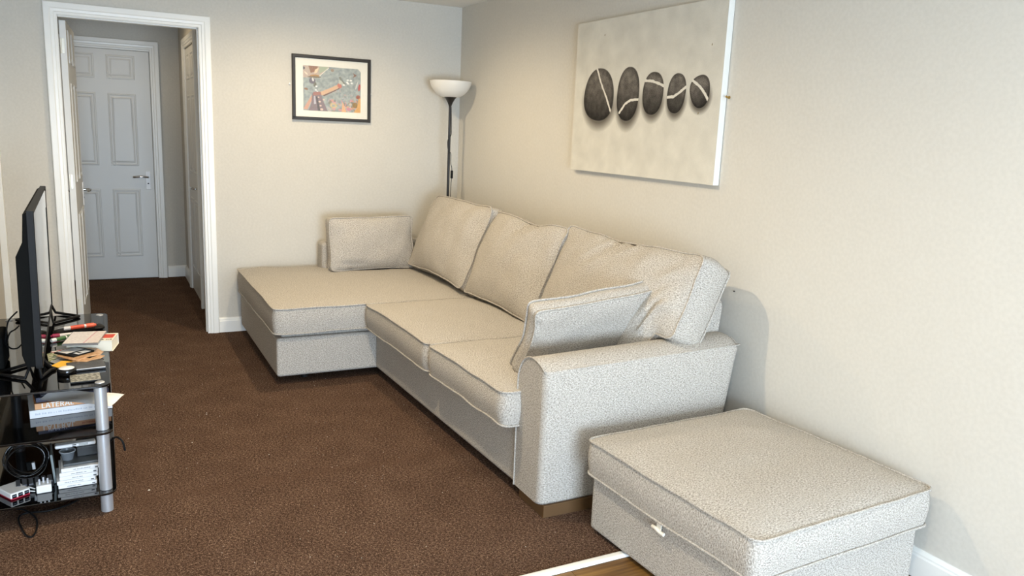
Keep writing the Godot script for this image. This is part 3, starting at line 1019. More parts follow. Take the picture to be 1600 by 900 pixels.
# photographic print on the canvas: five dark pebbles with white veins on a cream sheet
func pebble_print() -> ImageTexture:
	var w := 900
	var h := 600
	var im := Image.create(w, h, false, Image.FORMAT_RGB8)
	var na := noise_image(61, 0.008, 4, w, h)
	var nb := noise_image(62, 0.25, 2, w, h)
	for y in h:
		for x in w:
			var a := na.get_pixel(x, y).r - 0.5
			var b := nb.get_pixel(x, y).r - 0.5
			var v := 0.82 + a * 0.07 + b * 0.04
			im.set_pixel(x, y, Color(v, v * 0.985, v * 0.935))
	# centre x, y, half width, half height, turn, taper
	var peb := [[0.204, 0.483, 0.120, 0.174, 0.10, 0.10], [0.4265, 0.487, 0.080, 0.170, 0.06, 0.02], [0.598, 0.489, 0.069, 0.129, 0.08, -0.03], [0.747, 0.494, 0.056, 0.116, 0.14, -0.02], [0.884, 0.490, 0.056, 0.092, -0.25, -0.16]]
	var veins := [
		[Vector2(0.1788, 0.310), Vector2(0.2162, 0.4063), Vector2(0.261, 0.4943), Vector2(0.306, 0.595)],
		[Vector2(0.372, 0.603), Vector2(0.412, 0.5472), Vector2(0.4502, 0.5245), Vector2(0.510, 0.522)],
		[Vector2(0.540, 0.4103), Vector2(0.5921, 0.4164), Vector2(0.632, 0.4314), Vector2(0.672, 0.452)],
		[Vector2(0.687, 0.5157), Vector2(0.7324, 0.5119), Vector2(0.7639, 0.4906), Vector2(0.805, 0.457)],
		[Vector2(0.835, 0.425), Vector2(0.8826, 0.4616), Vector2(0.9124, 0.5019), Vector2(0.940, 0.550)]]
	for k in 5:
		var p: Array = peb[k]
		var c := Vector2(p[0] * w, p[1] * h)
		var rx: float = p[2] * w
		var ry: float = p[3] * h
		var poly: Array = veins[k]
		for y in range(int(c.y - ry * 1.3), int(c.y + ry * 1.9)):
			for x in range(int(c.x - rx * 1.6), int(c.x + rx * 1.6)):
				if x < 0 or y < 0 or x >= w or y >= h:
					continue
				var d := (Vector2(x, y) - c).rotated(-p[4])
				var tp: float = 1.0 + p[5] * d.y / ry
				var e := Vector2(d.x / (rx * tp), d.y / ry)
				var l := pow(pow(absf(e.x), 2.25) + pow(absf(e.y), 2.25), 1.0 / 2.25)
				if l > 0.9:
					# the print's own cast shade below each stone
					var ds := (Vector2(x, y) - c - Vector2(rx * 0.06, ry * 0.22)).rotated(-p[4])
					var ls := Vector2(ds.x / (rx * 1.03), ds.y / (ry * 1.0)).length()
					blend(im, x, y, Color(0.33, 0.31, 0.28), clampf((1.22 - ls) * 2.2, 0.0, 0.8) * smoothstep(-0.5, 0.7, e.y))
				if l > 1.0:
					continue
				var tone := 0.37 + 0.10 * (nb.get_pixel(x, y).r - 0.5) * 2.0 + 0.14 * (na.get_pixel((x * 3) % w, (y * 3) % h).r - 0.5)
				tone *= lerpf(1.15, 0.62, smoothstep(-0.7, 1.0, e.y)) * lerpf(1.0, 0.72, smoothstep(0.72, 1.0, l))
				var colr := Color(tone * 1.03, tone * 0.98, tone * 0.92)
				var dist := 1e9
				for i in poly.size() - 1:
					var a := Vector2(poly[i].x * w, poly[i].y * h)
					var b := Vector2(poly[i + 1].x * w, poly[i + 1].y * h)
					dist = minf(dist, (Geometry2D.get_closest_point_to_segment(Vector2(x, y), a, b) - Vector2(x, y)).length())
				var vw := 3.9 + 1.6 * (na.get_pixel((x * 5) % w, (y * 5) % h).r - 0.5) * 2.0
				if dist < vw + 1.5:
					colr = colr.lerp(Color(0.86, 0.845, 0.80), clampf(vw + 1.5 - dist, 0.0, 1.0))
				blend(im, x, y, colr, clampf((1.0 - l) * 30.0, 0.0, 1.0))
	# small blemishes of the old print
	for q in [[0.225, 0.10], [0.93, 0.24], [0.885, 0.61]]:
		paint_oval(im, q[0] * w, q[1] * h, 2.0, 4.0, Color(0.5, 0.44, 0.30), 0.2)
	return tex(im)

# a fantastical collage print in greys, corals and ochres
func collage_print() -> ImageTexture:
	var w := 360
	var h := 270
	var im := Image.create(w, h, false, Image.FORMAT_RGB8)
	var na := noise_image(71, 0.03, 4, w, h)
	for y in h:
		for x in w:
			var a := na.get_pixel(x, y).r - 0.5
			im.set_pixel(x, y, Color(0.60 + a * 0.22, 0.635 + a * 0.20, 0.63 + a * 0.18))
	var P := func(l: Array) -> PackedVector2Array:
		var o := PackedVector2Array()
		for i in range(0, l.size(), 2):
			o.append(Vector2(l[i] * w, l[i + 1] * h))
		return o
	# upper left: patterned rock with an ochre saucer
	paint_poly(im, P.call([0, 0, 0.45, 0, 0.36, 0.12, 0.30, 0.20, 0.24, 0.25, 0, 0.27]), Color(0.74, 0.66, 0.60), 0.06)
	paint_poly(im, P.call([0.09, 0, 0.26, 0, 0.20, 0.12, 0.13, 0.16]), Color(0.58, 0.40, 0.28), 0.06)
	paint_poly(im, P.call([0.28, 0, 0.44, 0.01, 0.36, 0.10, 0.27, 0.17]), Color(0.66, 0.70, 0.60), 0.04)
	paint_poly(im, P.call([0.20, 0.08, 0.27, 0.03, 0.24, 0.14, 0.19, 0.17]), Color(0.90, 0.80, 0.66), 0.05)
	for i in 8:
		paint_oval(im, (0.43 - i * 0.020) * w, (0.03 + i * 0.024) * h, 4.0, 3.0, Color(0.92, 0.90, 0.84), 0.4)
	paint_oval(im, 0.19 * w, 0.225 * h, 30, 9, Color(0.68, 0.50, 0.24), -0.1, 0.05)
	paint_oval(im, 0.19 * w, 0.245 * h, 42, 5, Color(0.46, 0.40, 0.30), -0.02, 0.05)
	paint_oval(im, 0.01 * w, 0.06 * h, 8, 9, Color(0.30, 0.27, 0.28))
	paint_oval(im, 0.05 * w, 0.17 * h, 14, 5, Color(0.88, 0.82, 0.74), 0.7)
	# hanging blossom and beads
	paint_oval(im, 0.155 * w, 0.33 * h, 20, 18, Color(0.40, 0.37, 0.42), 0.2, 0.06)
	paint_oval(im, 0.165 * w, 0.30 * h, 6, 12, Color(0.86, 0.84, 0.82), -0.3)
	paint_oval(im, 0.20 * w, 0.41 * h, 9, 14, Color(0.42, 0.42, 0.36), 0.3, 0.06)
	for q in [[0.225, 0.45, 7], [0.215, 0.53, 6], [0.24, 0.56, 5]]:
		paint_oval(im, q[0] * w, q[1] * h, q[2], q[2] * 0.8, Color(0.90, 0.90, 0.90))
	# coral barrel reaching up to the right
	paint_poly(im, P.call([0.26, 0.585, 0.46, 0.47, 0.60, 0.375, 0.635, 0.44, 0.52, 0.52, 0.35, 0.63, 0.27, 0.66]), Color(0.84, 0.68, 0.54), 0.05)
	paint_poly(im, P.call([0.33, 0.645, 0.52, 0.525, 0.635, 0.445, 0.63, 0.465, 0.52, 0.55, 0.36, 0.66]), Color(0.42, 0.28, 0.24), 0.05)
	paint_oval(im, 0.625 * w, 0.405 * h, 13, 16, Color(0.76, 0.44, 0.37), -0.5, 0.05)
	# coral legs and striped skirt
	paint_poly(im, P.call([0.16, 0.62, 0.21, 0.58, 0.14, 0.78, 0.07, 0.98, 0.0, 0.97, 0.06, 0.83]), Color(0.80, 0.60, 0.50), 0.05)
	paint_poly(im, P.call([0.15, 0.61, 0.30, 0.58, 0.33, 0.74, 0.42, 1.0, 0.09, 1.0, 0.14, 0.80]), Color(0.50, 0.43, 0.46), 0.06)
	paint_poly(im, P.call([0.17, 0.58, 0.29, 0.565, 0.31, 0.63, 0.17, 0.66]), Color(0.64, 0.42, 0.38), 0.05)
	paint_poly(im, P.call([0.18, 0.67, 0.20, 0.66, 0.22, 0.84, 0.18, 0.85]), Color(0.74, 0.72, 0.76), 0.05)
	paint_poly(im, P.call([0.215, 0.68, 0.24, 0.67, 0.29, 1.0, 0.25, 1.0]), Color(0.28, 0.24, 0.27), 0.04)
	for q in [[0.26, 0.69, 6], [0.28, 0.79, 8], [0.295, 0.88, 7], [0.315, 0.96, 10], [0.35, 0.74, 7]]:
		paint_oval(im, q[0] * w, q[1] * h, q[2], q[2] * 0.65, Color(0.86, 0.76, 0.70), 0.1)
	paint_oval(im, 0.05 * w, 0.52 * h, 12, 6, Color(0.55, 0.40, 0.28), 0.2, 0.05)
	# pale bird with trailing beads
	paint_poly(im, P.call([0.61, 0.22, 0.64, 0.19, 0.68, 0.28, 0.74, 0.36, 0.72, 0.38, 0.66, 0.31]), Color(0.46, 0.48, 0.44), 0.05)
	paint_poly(im, P.call([0.61, 0.27, 0.66, 0.29, 0.70, 0.36, 0.62, 0.37]), Color(0.74, 0.75, 0.70), 0.06)
	for q in [[0.77, 0.265], [0.825, 0.27], [0.76, 0.315], [0.775, 0.345], [0.84, 0.33], [0.70, 0.38]]:
		paint_oval(im, q[0] * w, q[1] * h, 8, 5, Color(0.93, 0.93, 0.91))
	paint_poly(im, P.call([0.86, 0.09, 0.89, 0.12, 0.93, 0.14, 0.91, 0.17, 0.86, 0.20, 0.88, 0.15]), Color(0.50, 0.34, 0.26), 0.05)
	paint_oval(im, 0.50 * w, 0.07 * h, 10, 9, Color(0.60, 0.52, 0.44), 0.0, 0.06)
	# teeming lower right
	for i in 90:
		var u := rng.randf_range(0.42, 1.0)
		var v := rng.randf_range(0.72, 1.0)
		paint_oval(im, u * w, v * h, rng.randf_range(3, 13), rng.randf_range(2, 8), [Color(0.78, 0.72, 0.66), Color(0.60, 0.52, 0.40), Color(0.82, 0.62, 0.50), Color(0.70, 0.66, 0.68), Color(0.50, 0.50, 0.46), Color(0.80, 0.58, 0.60)][i % 6], rng.randf_range(0, 3), 0.07)
	for i in 26:
		paint_oval(im, rng.randf_range(0.55, 0.95) * w, rng.randf_range(0.5, 0.74) * h, rng.randf_range(2, 8), rng.randf_range(2, 4), [Color(0.68, 0.70, 0.74), Color(0.70, 0.64, 0.62), Color(0.60, 0.66, 0.68)][i % 3], rng.randf_range(0, 3), 0.05)
	for i in 14:
		var an := TAU * i / 14.0
		paint_oval(im, 0.52 * w + cos(an) * 18, 0.86 * h + sin(an) * 12, 7, 2.5, Color(0.82, 0.74, 0.52), an)
	paint_oval(im, 0.90 * w, 0.83 * h, 18, 17, Color(0.58, 0.46, 0.24), 0.0, 0.06)
	paint_poly(im, P.call([0.96, 0.68, 1.0, 0.66, 1.0, 1.0, 0.88, 1.0, 0.94, 0.86]), Color(0.86, 0.66, 0.38), 0.05)
	paint_poly(im, P.call([0.68, 0.76, 0.71, 0.86, 0.75, 1.0, 0.66, 1.0]), Color(0.88, 0.68, 0.50), 0.05)
	paint_oval(im, 0.79 * w, 0.93 * h, 15, 10, Color(0.78, 0.52, 0.60), 0.2, 0.05)
	paint_oval(im, 0.975 * w, 0.42 * h, 8, 22, Color(0.72, 0.30, 0.28), 0.15, 0.05)
	paint_oval(im, 0.93 * w, 0.37 * h, 4, 26, Color(0.82, 0.82, 0.80), 0.3)
	paint_oval(im, 0.955 * w, 0.64 * h, 14, 12, Color(0.62, 0.34, 0.26), -0.4, 0.06)
	# clipped upper right corner
	for y in int(0.09 * h):
		for x in range(int(w * 0.93), w):
			if (x - w * 0.93) / (w * 0.07) - y / (h * 0.09) > 0.25:
				im.set_pixel(x, y, Color(0.92, 0.90, 0.84))
	return tex(im)

func sheet(w: float, h: float) -> ArrayMesh:
	var st := SurfaceTool.new()
	st.begin(Mesh.PRIMITIVE_TRIANGLES)
	var p := [Vector3(-w / 2, h / 2, 0), Vector3(w / 2, h / 2, 0), Vector3(w / 2, -h / 2, 0), Vector3(-w / 2, -h / 2, 0)]
	var u := [Vector2(0, 0), Vector2(1, 0), Vector2(1, 1), Vector2(0, 1)]
	for k in [0, 1, 2, 0, 2, 3]:
		st.set_normal(Vector3(0, 0, 1))
		st.set_uv(u[k])
		st.add_vertex(p[k])
	return st.commit()

func wall_art() -> void:
	# canvas on the right wall
	var w := 1.205
	var h := 0.795
	var t := thing("pebble_canvas", "large cream canvas print of five dark pebbles with white veins", "canvas", Vector3(-0.0175, 1.246, 2.306))
	var turn := Basis(Vector3(0, 0, 1), Vector3.UP, Vector3(-1, 0, 0))
	put("stretcher", rbox(Vector3(0.032, h, w), 0.002, 1), M.canvas_edge, t, xf(Vector3(0, h * 0.5, 0)))
	var pm := mat(Color.WHITE, 0.85, 0.0, 0.2)
	pm.albedo_texture = pebble_print()
	put("print", sheet(w - 0.002, h - 0.002), pm, t, Transform3D(turn, Vector3(-0.0164, h * 0.5, 0)))
	# framed print on the back wall
	var f := thing("framed_print", "small black framed collage print with a wide white mount", "picture", Vector3(-0.970, 1.464, 0.012))
	var fw := 0.547
	var fh := 0.434
	put("frame", moulding([Vector2(-fw / 2, 0), Vector2(fw / 2, 0), Vector2(fw / 2, fh), Vector2(-fw / 2, fh), Vector2(-fw / 2, 0)], [Vector2(0, -0.010), Vector2(0, 0.010), Vector2(0.003, 0.013), Vector2(0.018, 0.013), Vector2(0.0215, 0.010), Vector2(0.0215, -0.004)], 1.0), M.frame_black, f)
	put("backing", rbox(Vector3(fw - 0.006, fh - 0.006, 0.006), 0.001, 1), M.frame_black, f, xf(Vector3(0, fh * 0.5, -0.0065)))
	put("mount", rbox(Vector3(fw - 0.034, fh - 0.034, 0.003), 0.0005, 1), M.mount_board, f, xf(Vector3(0, fh * 0.5, -0.001)))
	var cm := mat(Color.WHITE, 0.7)
	cm.albedo_texture = collage_print()
	put("print", sheet(0.402, 0.299), cm, f, xf(Vector3(0.002, 0.214, 0.0008)))
	var gl := mat(Color(1, 1, 1, 0.03), 0.03)
	gl.transparency = BaseMaterial3D.TRANSPARENCY_ALPHA
	put("glass", rbox(Vector3(fw - 0.032, fh - 0.032, 0.002), 0.0004, 1), gl, f, xf(Vector3(0, fh * 0.5, 0.004)))
	# wall hooks and a nail
	for q in [[Vector3(-1.259, 1.700, 0.0), "small white wall screw left of the framed print"], [Vector3(-0.690, 1.664, 0.0), "small white wall screw right of the framed print"]]:
		var k := put("wall_screw", lathe([Vector2(0, 0.016), Vector2(0.0055, 0.015), Vector2(0.006, 0.012), Vector2(0.003, 0.010), Vector2(0.003, 0.0), Vector2(0, 0)], 12), M.hinge, self, xf(q[0], Vector3(90, 0, 0)))
		tag(k, q[1], "screw")
	var hk := put("wall_hook", join([[cyl(0.007, 0, 0.004, 12), Transform3D.IDENTITY], [tube(smooth_path([Vector3(0, 0, 0), Vector3(0, 0.018, 0), Vector3(0.004, 0.024, 0.006), Vector3(0, 0.022, 0.012)]), 0.0028, 8), Transform3D.IDENTITY]]), M.brass, self, xf(Vector3(-0.0005, 1.625, 2.925), Vector3(0, 0, 90)))
	tag(hk, "small brass hook in the wall beside the pebble canvas", "hook")
	var nl := put("wall_nail", lathe([Vector2(0, 0.007), Vector2(0.003, 0.0065), Vector2(0.003, 0.005), Vector2(0.0013, 0.005), Vector2(0.0013, -0.004), Vector2(0, -0.004)], 10), M.black, self, xf(Vector3(-0.0005, 0.802, 3.072), Vector3(0, 0, 90)))
	tag(nl, "tiny dark nail in the wall above the sofa arm", "nail")

# ------------------------------------------------------------------ television and stand
const SX0 := -2.885
const SX1 := -2.432
const SZ0 := 1.395
const SZ1 := 2.578

func shelf_plate(thick: float) -> ArrayMesh:
	# rounded corners towards the room
	var w := SX1 - SX0
	var d := SZ1 - SZ0
	var pts := PackedVector2Array()
	for c in [[w / 2, d / 2, 0.04], [-w / 2, d / 2, 0.01], [-w / 2, -d / 2, 0.01], [w / 2, -d / 2, 0.04]]:
		var r: float = c[2]
		var cc := Vector2(c[0] - signf(c[0]) * r, c[1] - signf(c[1]) * r)
		var a0 := {Vector2(1, 1): 0.0, Vector2(-1, 1): PI / 2, Vector2(-1, -1): PI, Vector2(1, -1): PI * 1.5}[Vector2(signf(c[0]), signf(c[1]))] as float
		for i in 6:
			var a := a0 + i * PI / 10.0
			pts.append(cc + Vector2(cos(a), sin(a)) * r)
	return extrude(pts, thick, 0.0015)

func tv_stand() -> void:
	var t := thing("tv_stand", "black glass television stand with silver tube legs", "tv stand", Vector3((SX0 + SX1) * 0.5, 0, (SZ0 + SZ1) * 0.5))
	var flat := Basis(Vector3(1, 0, 0), Vector3(0, 0, 1), Vector3(0, -1, 0))
	var pl := shelf_plate(0.008)
	for y in [0.4945, 0.317, 0.0845]:
		put("glass_shelf", pl, M.black_glass, t, Transform3D(flat, Vector3(0, y, 0)))
	var hx := (SX1 - SX0) * 0.5 - 0.052
	var hz := (SZ1 - SZ0) * 0.5 - 0.045
	for sx in [1.0, -1.0]:
		for sz in [1.0, -1.0]:
			var p := Vector3(hx * sx + (0.018 if sx > 0 else 0.0), 0, hz * sz)
			var leg := put("leg", join([[cyl(0.021, 0.0, 0.0762, 28), Transform3D.IDENTITY], [cyl(0.021, 0.085, 0.3085, 28), Transform3D.IDENTITY], [cyl(0.021, 0.3175, 0.486, 28), Transform3D.IDENTITY]]), M.steel, t, xf(p))
			put("cap", lathe([Vector2(0, 0.499), Vector2(0.012, 0.4985), Vector2(0.016, 0.496), Vector2(0.0165, 0.4942), Vector2(0, 0.4942)], 24), M.steel, leg)

func television() -> void:
	# the screen faces the room (+x); slightly turned and tipped
	var t := thing("television", "large black flat-screen television seen almost edge-on", "television", Vector3(-2.652, 0.4955, 1.925))
	var far_b := Vector3(-2.661, 0.548, 1.375)
	var near_b := Vector3(-2.641, 0.548, 2.472)
	var far_t := Vector3(-2.655, 1.105, 1.375)
	var x := (far_b - near_b).normalized()
	var y := (far_t - far_b).normalized()
	var z := x.cross(y)
	if z.x < 0:
		z = -z
	var b := Basis(x, y, x.cross(y))
	var c := (near_b + far_t) * 0.5 - t.position
	var W := 1.097
	var Hh := 0.557
	var holder := Transform3D(b, c)
	# local x runs away from the viewer, local z out of the screen
	put("bezel", join([[moulding([Vector2(-W / 2, -Hh / 2), Vector2(W / 2, -Hh / 2), Vector2(W / 2, Hh / 2), Vector2(-W / 2, Hh / 2), Vector2(-W / 2, -Hh / 2)], [Vector2(0, -0.022), Vector2(0, -0.002), Vector2(0.002, 0.0), Vector2(0.008, 0.0), Vector2(0.009, -0.003), Vector2(0.009, -0.022)], 1.0), Transform3D.IDENTITY]]), M.black, t, holder)
	put("screen", rbox(Vector3(W - 0.016, Hh - 0.016, 0.010), 0.0005, 1), M.screen, t, holder * xf(Vector3(0, 0, -0.0076)))
	# rear shell: tapering upper part and a deeper lower housing
	var shell := PackedVector2Array([Vector2(-Hh / 2 + 0.004, -0.012), Vector2(-Hh / 2 + 0.004, -0.050), Vector2(-Hh / 2 + 0.05, -0.062), Vector2(0.12, -0.062), Vector2(0.17, -0.040), Vector2(Hh / 2 - 0.012, -0.034), Vector2(Hh / 2 - 0.002, -0.012)])
	put("rear_shell", extrude(shell, W - 0.01, 0.003), M.black_matte, t, holder * Transform3D(Basis(Vector3(0, 1, 0), Vector3(0, 0, 1), Vector3(1, 0, 0)), Vector3(-W / 2 + 0.005, 0, 0)))
	put("energy_sticker", rbox(Vector3(0.03, 0.075, 0.0006), 0.0002, 1), M.paper, t, holder * xf(Vector3(W / 2 - 0.06, Hh / 2 - 0.055, -0.0022)))
	# two looped feet
	for zz in [1.47, 2.33]:
		var tip := 0.100 if zz < 2.0 else 0.036
		var pth := [Vector3(-0.012, 0.055, zz - 1.925 - 0.05), Vector3(0.0, 0.006, zz - 1.925 - 0.115), Vector3(tip - 0.012, 0.006, zz - 1.925 - 0.02), Vector3(tip, 0.006, zz - 1.925 - 0.005), Vector3(tip - 0.012, 0.006, zz - 1.925 + 0.012), Vector3(0.0, 0.006, zz - 1.925 + 0.10), Vector3(-0.012, 0.055, zz - 1.925 + 0.04)]
		var rear := [Vector3(-0.03, 0.055, zz - 1.925 - 0.05), Vector3(-0.05, 0.006, zz - 1.925 - 0.10), Vector3(-0.15, 0.006, zz - 1.925), Vector3(-0.05, 0.006, zz - 1.925 + 0.09), Vector3(-0.03, 0.055, zz - 1.925 + 0.04)]
		put("foot", join([[tube(pth, 0.0065, 8), Transform3D.IDENTITY], [tube(rear, 0.0065, 8), Transform3D.IDENTITY]]), M.black, t)
	# set-top box behind and a router with its cables
	var r := thing("router", "black router with an upright antenna behind the television", "router", Vector3(-2.80, 0.4955, 2.20))
	put("case", rbox(Vector3(0.05, 0.13, 0.19), 0.012, 3), M.black_matte, r, xf(Vector3(0, 0.0655, 0)))
	put("antenna", rbox(Vector3(0.012, 0.19, 0.014), 0.005, 2), M.black, r, xf(Vector3(-0.015, 0.225, -0.06)))
	for k in 3:
		var y0: float = [0.72, 0.66, 0.58][k]
		var cb := put("television_cable", tube(smooth_path([Vector3(-2.722, y0, 2.30 - k * 0.03), Vector3(-2.738, y0 - 0.02, 2.27 - 0.03 * k), Vector3(-2.758, y0 - 0.05 + 0.012 * k, 2.25 - 0.03 * k), Vector3(-2.772, 0.60 - 0.02 * k, 2.235 - 0.03 * k), Vector3(-2.774, 0.58 - 0.02 * k, 2.22 - 0.035 * k)]), 0.0028, 6), M.black)
		tag(cb, ["upper black cable running from the television back to the router", "middle black cable running from the television back to the router", "lower black cable running from the television back to the router"][k], "cable", "cables behind the television")

func marker(called: String, label: String, a: Vector3, bpt: Vector3, body: Color, label_col: Color, cap: Color) -> void:
	var t := thing(called, label, "pen", a, 0.0, "whiteboard markers on the stand")
	var d := bpt - a
	var l := d.length()
	var yv := d.normalized()
	var xv := yv.cross(Vector3.UP).normalized()
	var b := Basis(xv, yv, xv.cross(yv))
	put("barrel", lathe([Vector2(0, 0), Vector2(0.007, 0.0), Vector2(0.0085, 0.003), Vector2(0.0085, l * 0.70), Vector2(0, l * 0.70)], 16), col(body, 0.35), t, Transform3D(b, Vector3.ZERO))
	put("print_band", cyl(0.0088, l * 0.20, l * 0.62, 16, 0.0003), col(label_col, 0.4), t, Transform3D(b, Vector3.ZERO))
	put("cap", lathe([Vector2(0, l * 0.68), Vector2(0.0097, l * 0.68), Vector2(0.0097, l * 0.93), Vector2(0.006, l * 0.95), Vector2(0.005, l), Vector2(0, l)], 16), col(cap, 0.35), t, Transform3D(b, Vector3.ZERO))

func slab(called: String, label: String, category: String, pts: Array, y: float, thick: float, m: Material, bevel := 0.0006) -> MeshInstance3D:
	# flat piece with the outline pts (x, z) in metres; its underside lies at y
	var c := Vector2.ZERO
	for p in pts:
		c += p / pts.size()
	var poly := PackedVector2Array()
	for p in pts:
		poly.append(p - c)
	var o := put(called, extrude(poly, thick, bevel), m, self, Transform3D(Basis(Vector3(1, 0, 0), Vector3(0, 0, 1), Vector3(0, -1, 0)), Vector3(c.x, y + thick, c.y)))
	tag(o, label, category)
	return o

func book(called: String, label: String, at: Vector3, turn: float, size: Vector3, cover: Color, spine: Color, pages := Color(0.93, 0.90, 0.82), spine_side := 1.0) -> Node3D:
	# local: spine faces +z (or -z); x is the height of the book, z its width
	var t := thing(called, label, "book", at, turn)
	put("pages", rbox(Vector3(size.x - 0.006, size.y - 0.003, size.z - 0.005), 0.0015, 1), col(pages, 0.9), t, xf(Vector3(0, size.y * 0.5, -0.0015 * spine_side)))
	put("front_cover", rbox(Vector3(size.x, 0.0012, size.z), 0.0004, 1), col(cover, 0.75), t, xf(Vector3(0, size.y - 0.0006, 0)))
	put("rear_cover", rbox(Vector3(size.x, 0.0012, size.z), 0.0004, 1), col(cover, 0.75), t, xf(Vector3(0, 0.0006, 0)))
	put("spine", rbox(Vector3(size.x, size.y, 0.0016), 0.0005, 1), col(spine, 0.35), t, xf(Vector3(0, size.y * 0.5, spine_side * (size.z * 0.5 + 0.0002))))
	return t

func things_on_stand() -> void:
	var Y := 0.4955
	# thick paperback, its page edges towards the viewer
	var b := book("paperback", "thick paperback with cream page edges at the side of the stand", Vector3(-2.490, Y + 0.0, 2.045), -0.20, Vector3(0.172, 0.045, 0.120), Color8(232, 226, 212), Color8(222, 214, 200), Color8(236, 230, 212), -1.0)
	put("cover_panel", rbox(Vector3(0.150, 0.0006, 0.060), 0.0002, 1), col(Color8(206, 66, 44)), b, xf(Vector3(0.004, 0.0452, -0.012)))
	put("title", print_marks(0.062, 0.012, 5), col(Color8(30, 26, 26)), b, xf(Vector3(0.045, 0.0454, 0.042), Vector3(-90, 0, 0)))
	# transparent disc case with a printed inlay, resting on the paperback
	var cs := thing("disc_case", "clear disc case with a pale printed inlay lying on the paperback", "case", Vector3(-2.516, Y + 0.0465, 2.078), -0.17)
	var inl := mat(Color.WHITE, 0.3)
	inl.albedo_texture = inlay_texture()
	put("case", rbox(Vector3(0.128, 0.009, 0.190), 0.001, 1), col(Color8(120, 118, 116), 0.15), cs, xf(Vector3(0, 0.0045, 0)))
	put("inlay", sheet(0.124, 0.186), inl, cs, xf(Vector3(0.001, 0.0094, 0), Vector3(-90, 0, 0)))
	# pencil case with markers
	var pc := thing("pencil_case", "black soft pencil case under the orange marker", "case", Vector3(-2.545, Y, 1.735), 0.25)
	put("pouch", cushion(0.19, 0.075, 0.010, {"r": 0.02, "bf": 0.008, "bb": 0.0, "border": 0.003, "n": 14, "pipe": 0.0015})[0], M.black, pc, Transform3D(Basis(Vector3.RIGHT, -PI / 2), Vector3(0, 0.0085, 0)))
	put("zip", tube([Vector3(-0.08, 0.018, -0.02), Vector3(0.0, 0.0215, -0.02), Vector3(0.08, 0.018, -0.02)], 0.0012, 5), M.steel, pc)
	marker("marker_pen", "white marker pen with an orange band and orange cap", Vector3(-2.602, Y + 0.030, 1.800), Vector3(-2.478, Y + 0.031, 1.765), Color8(240, 238, 238), Color8(226, 84, 58), Color8(238, 104, 74))
	marker("marker_pen", "white marker pen with a green band beside the paperback", Vector3(-2.645, Y + 0.0095, 1.915), Vector3(-2.565, Y + 0.0095, 1.855), Color8(238, 240, 238), Color8(66, 110, 66), Color8(52, 92, 56))
	marker("marker_pen", "white marker pen with a magenta cap", Vector3(-2.545, Y + 0.0095, 1.825), Vector3(-2.650, Y + 0.0095, 1.840), Color8(240, 238, 240), Color8(240, 238, 240), Color8(168, 42, 86))
	# envelopes, cards and cases under the notebook
	slab("photo_leaflet", "green and cream photo leaflet beside the television foot", "leaflet", [Vector2(-2.652, 2.095), Vector2(-2.612, 2.065), Vector2(-2.592, 2.145), Vector2(-2.640, 2.210)], Y, 0.003, print_mat(81, Color8(96, 112, 60), Color8(206, 202, 180)))
	slab("red_leaflet", "red and white leaflet tucked under the disk notebook", "leaflet", [Vector2(-2.640, 2.075), Vector2(-2.548, 2.030), Vector2(-2.532, 2.105), Vector2(-2.590, 2.160)], Y, 0.0055, print_mat(82, Color8(190, 52, 56), Color8(232, 222, 218)))
	slab("plastic_sleeve", "grey translucent plastic sleeve lying under the leaflets", "sleeve", [Vector2(-2.637, 2.215), Vector2(-2.59, 2.150), Vector2(-2.545, 2.205), Vector2(-2.60, 2.275)], Y, 0.003, col(Color8(150, 156, 160), 0.2))
	slab("yellow_card", "bright yellow card lying under the cardboard", "card", [Vector2(-2.632, 2.290), Vector2(-2.598, 2.230), Vector2(-2.535, 2.245), Vector2(-2.556, 2.330), Vector2(-2.583, 2.340)], Y + 0.004, 0.0025, col(Color8(244, 190, 66), 0.7))
	var g := thing("game_case", "dark game case with white edges beside the black jar", "case", Vector3(-2.512, Y, 2.322), 0.1)
	put("shell", rbox(Vector3(0.125, 0.0105, 0.105), 0.002, 1), col(Color8(70, 70, 72), 0.25), g, xf(Vector3(0, 0.00525, 0)))
	put("edge_strip", rbox(Vector3(0.121, 0.0025, 0.001), 0.0003, 1), M.white_plastic, g, xf(Vector3(0, 0.0085, 0.0528)))
	# torn cardboard: two layers
	var kraft := print_mat(83, Color8(190, 146, 104), Color8(206, 164, 124))
	slab("torn_cardboard", "torn brown cardboard flap under the disk notebook", "cardboard", [Vector2(-2.615, 2.185), Vector2(-2.560, 2.095), Vector2(-2.480, 2.100), Vector2(-2.452, 2.175), Vector2(-2.462, 2.210), Vector2(-2.50, 2.225), Vector2(-2.545, 2.277)], Y + 0.0125, 0.0035, kraft)
	slab("torn_cardboard", "ragged strip of brown cardboard above the game case", "cardboard", [Vector2(-2.560, 2.270), Vector2(-2.52, 2.230), Vector2(-2.50, 2.245), Vector2(-2.470, 2.210), Vector2(-2.447, 2.223), Vector2(-2.462, 2.260), Vector2(-2.49, 2.270), Vector2(-2.51, 2.290)], Y + 0.0108, 0.0016, kraft)
	# notebook shaped like a floppy disk
	var n := thing("disk_notebook", "black notebook styled as a floppy disk with a white label", "notebook", Vector3(-2.552, Y + 0.0162, 2.160), 0.72)
	put("cover", extrude(PackedVector2Array([Vector2(-0.05, -0.052), Vector2(0.05, -0.052), Vector2(0.05, 0.046), Vector2(0.044, 0.052), Vector2(-0.05, 0.052)]), 0.006, 0.0008), M.black, n, Transform3D(Basis(Vector3(1, 0, 0), Vector3(0, 0, 1), Vector3(0, -1, 0)), Vector3(0, 0.006, 0)))
	put("paper_label", rbox(Vector3(0.078, 0.0006, 0.052), 0.0002, 1), M.paper, n, xf(Vector3(0.0, 0.0062, -0.022)))
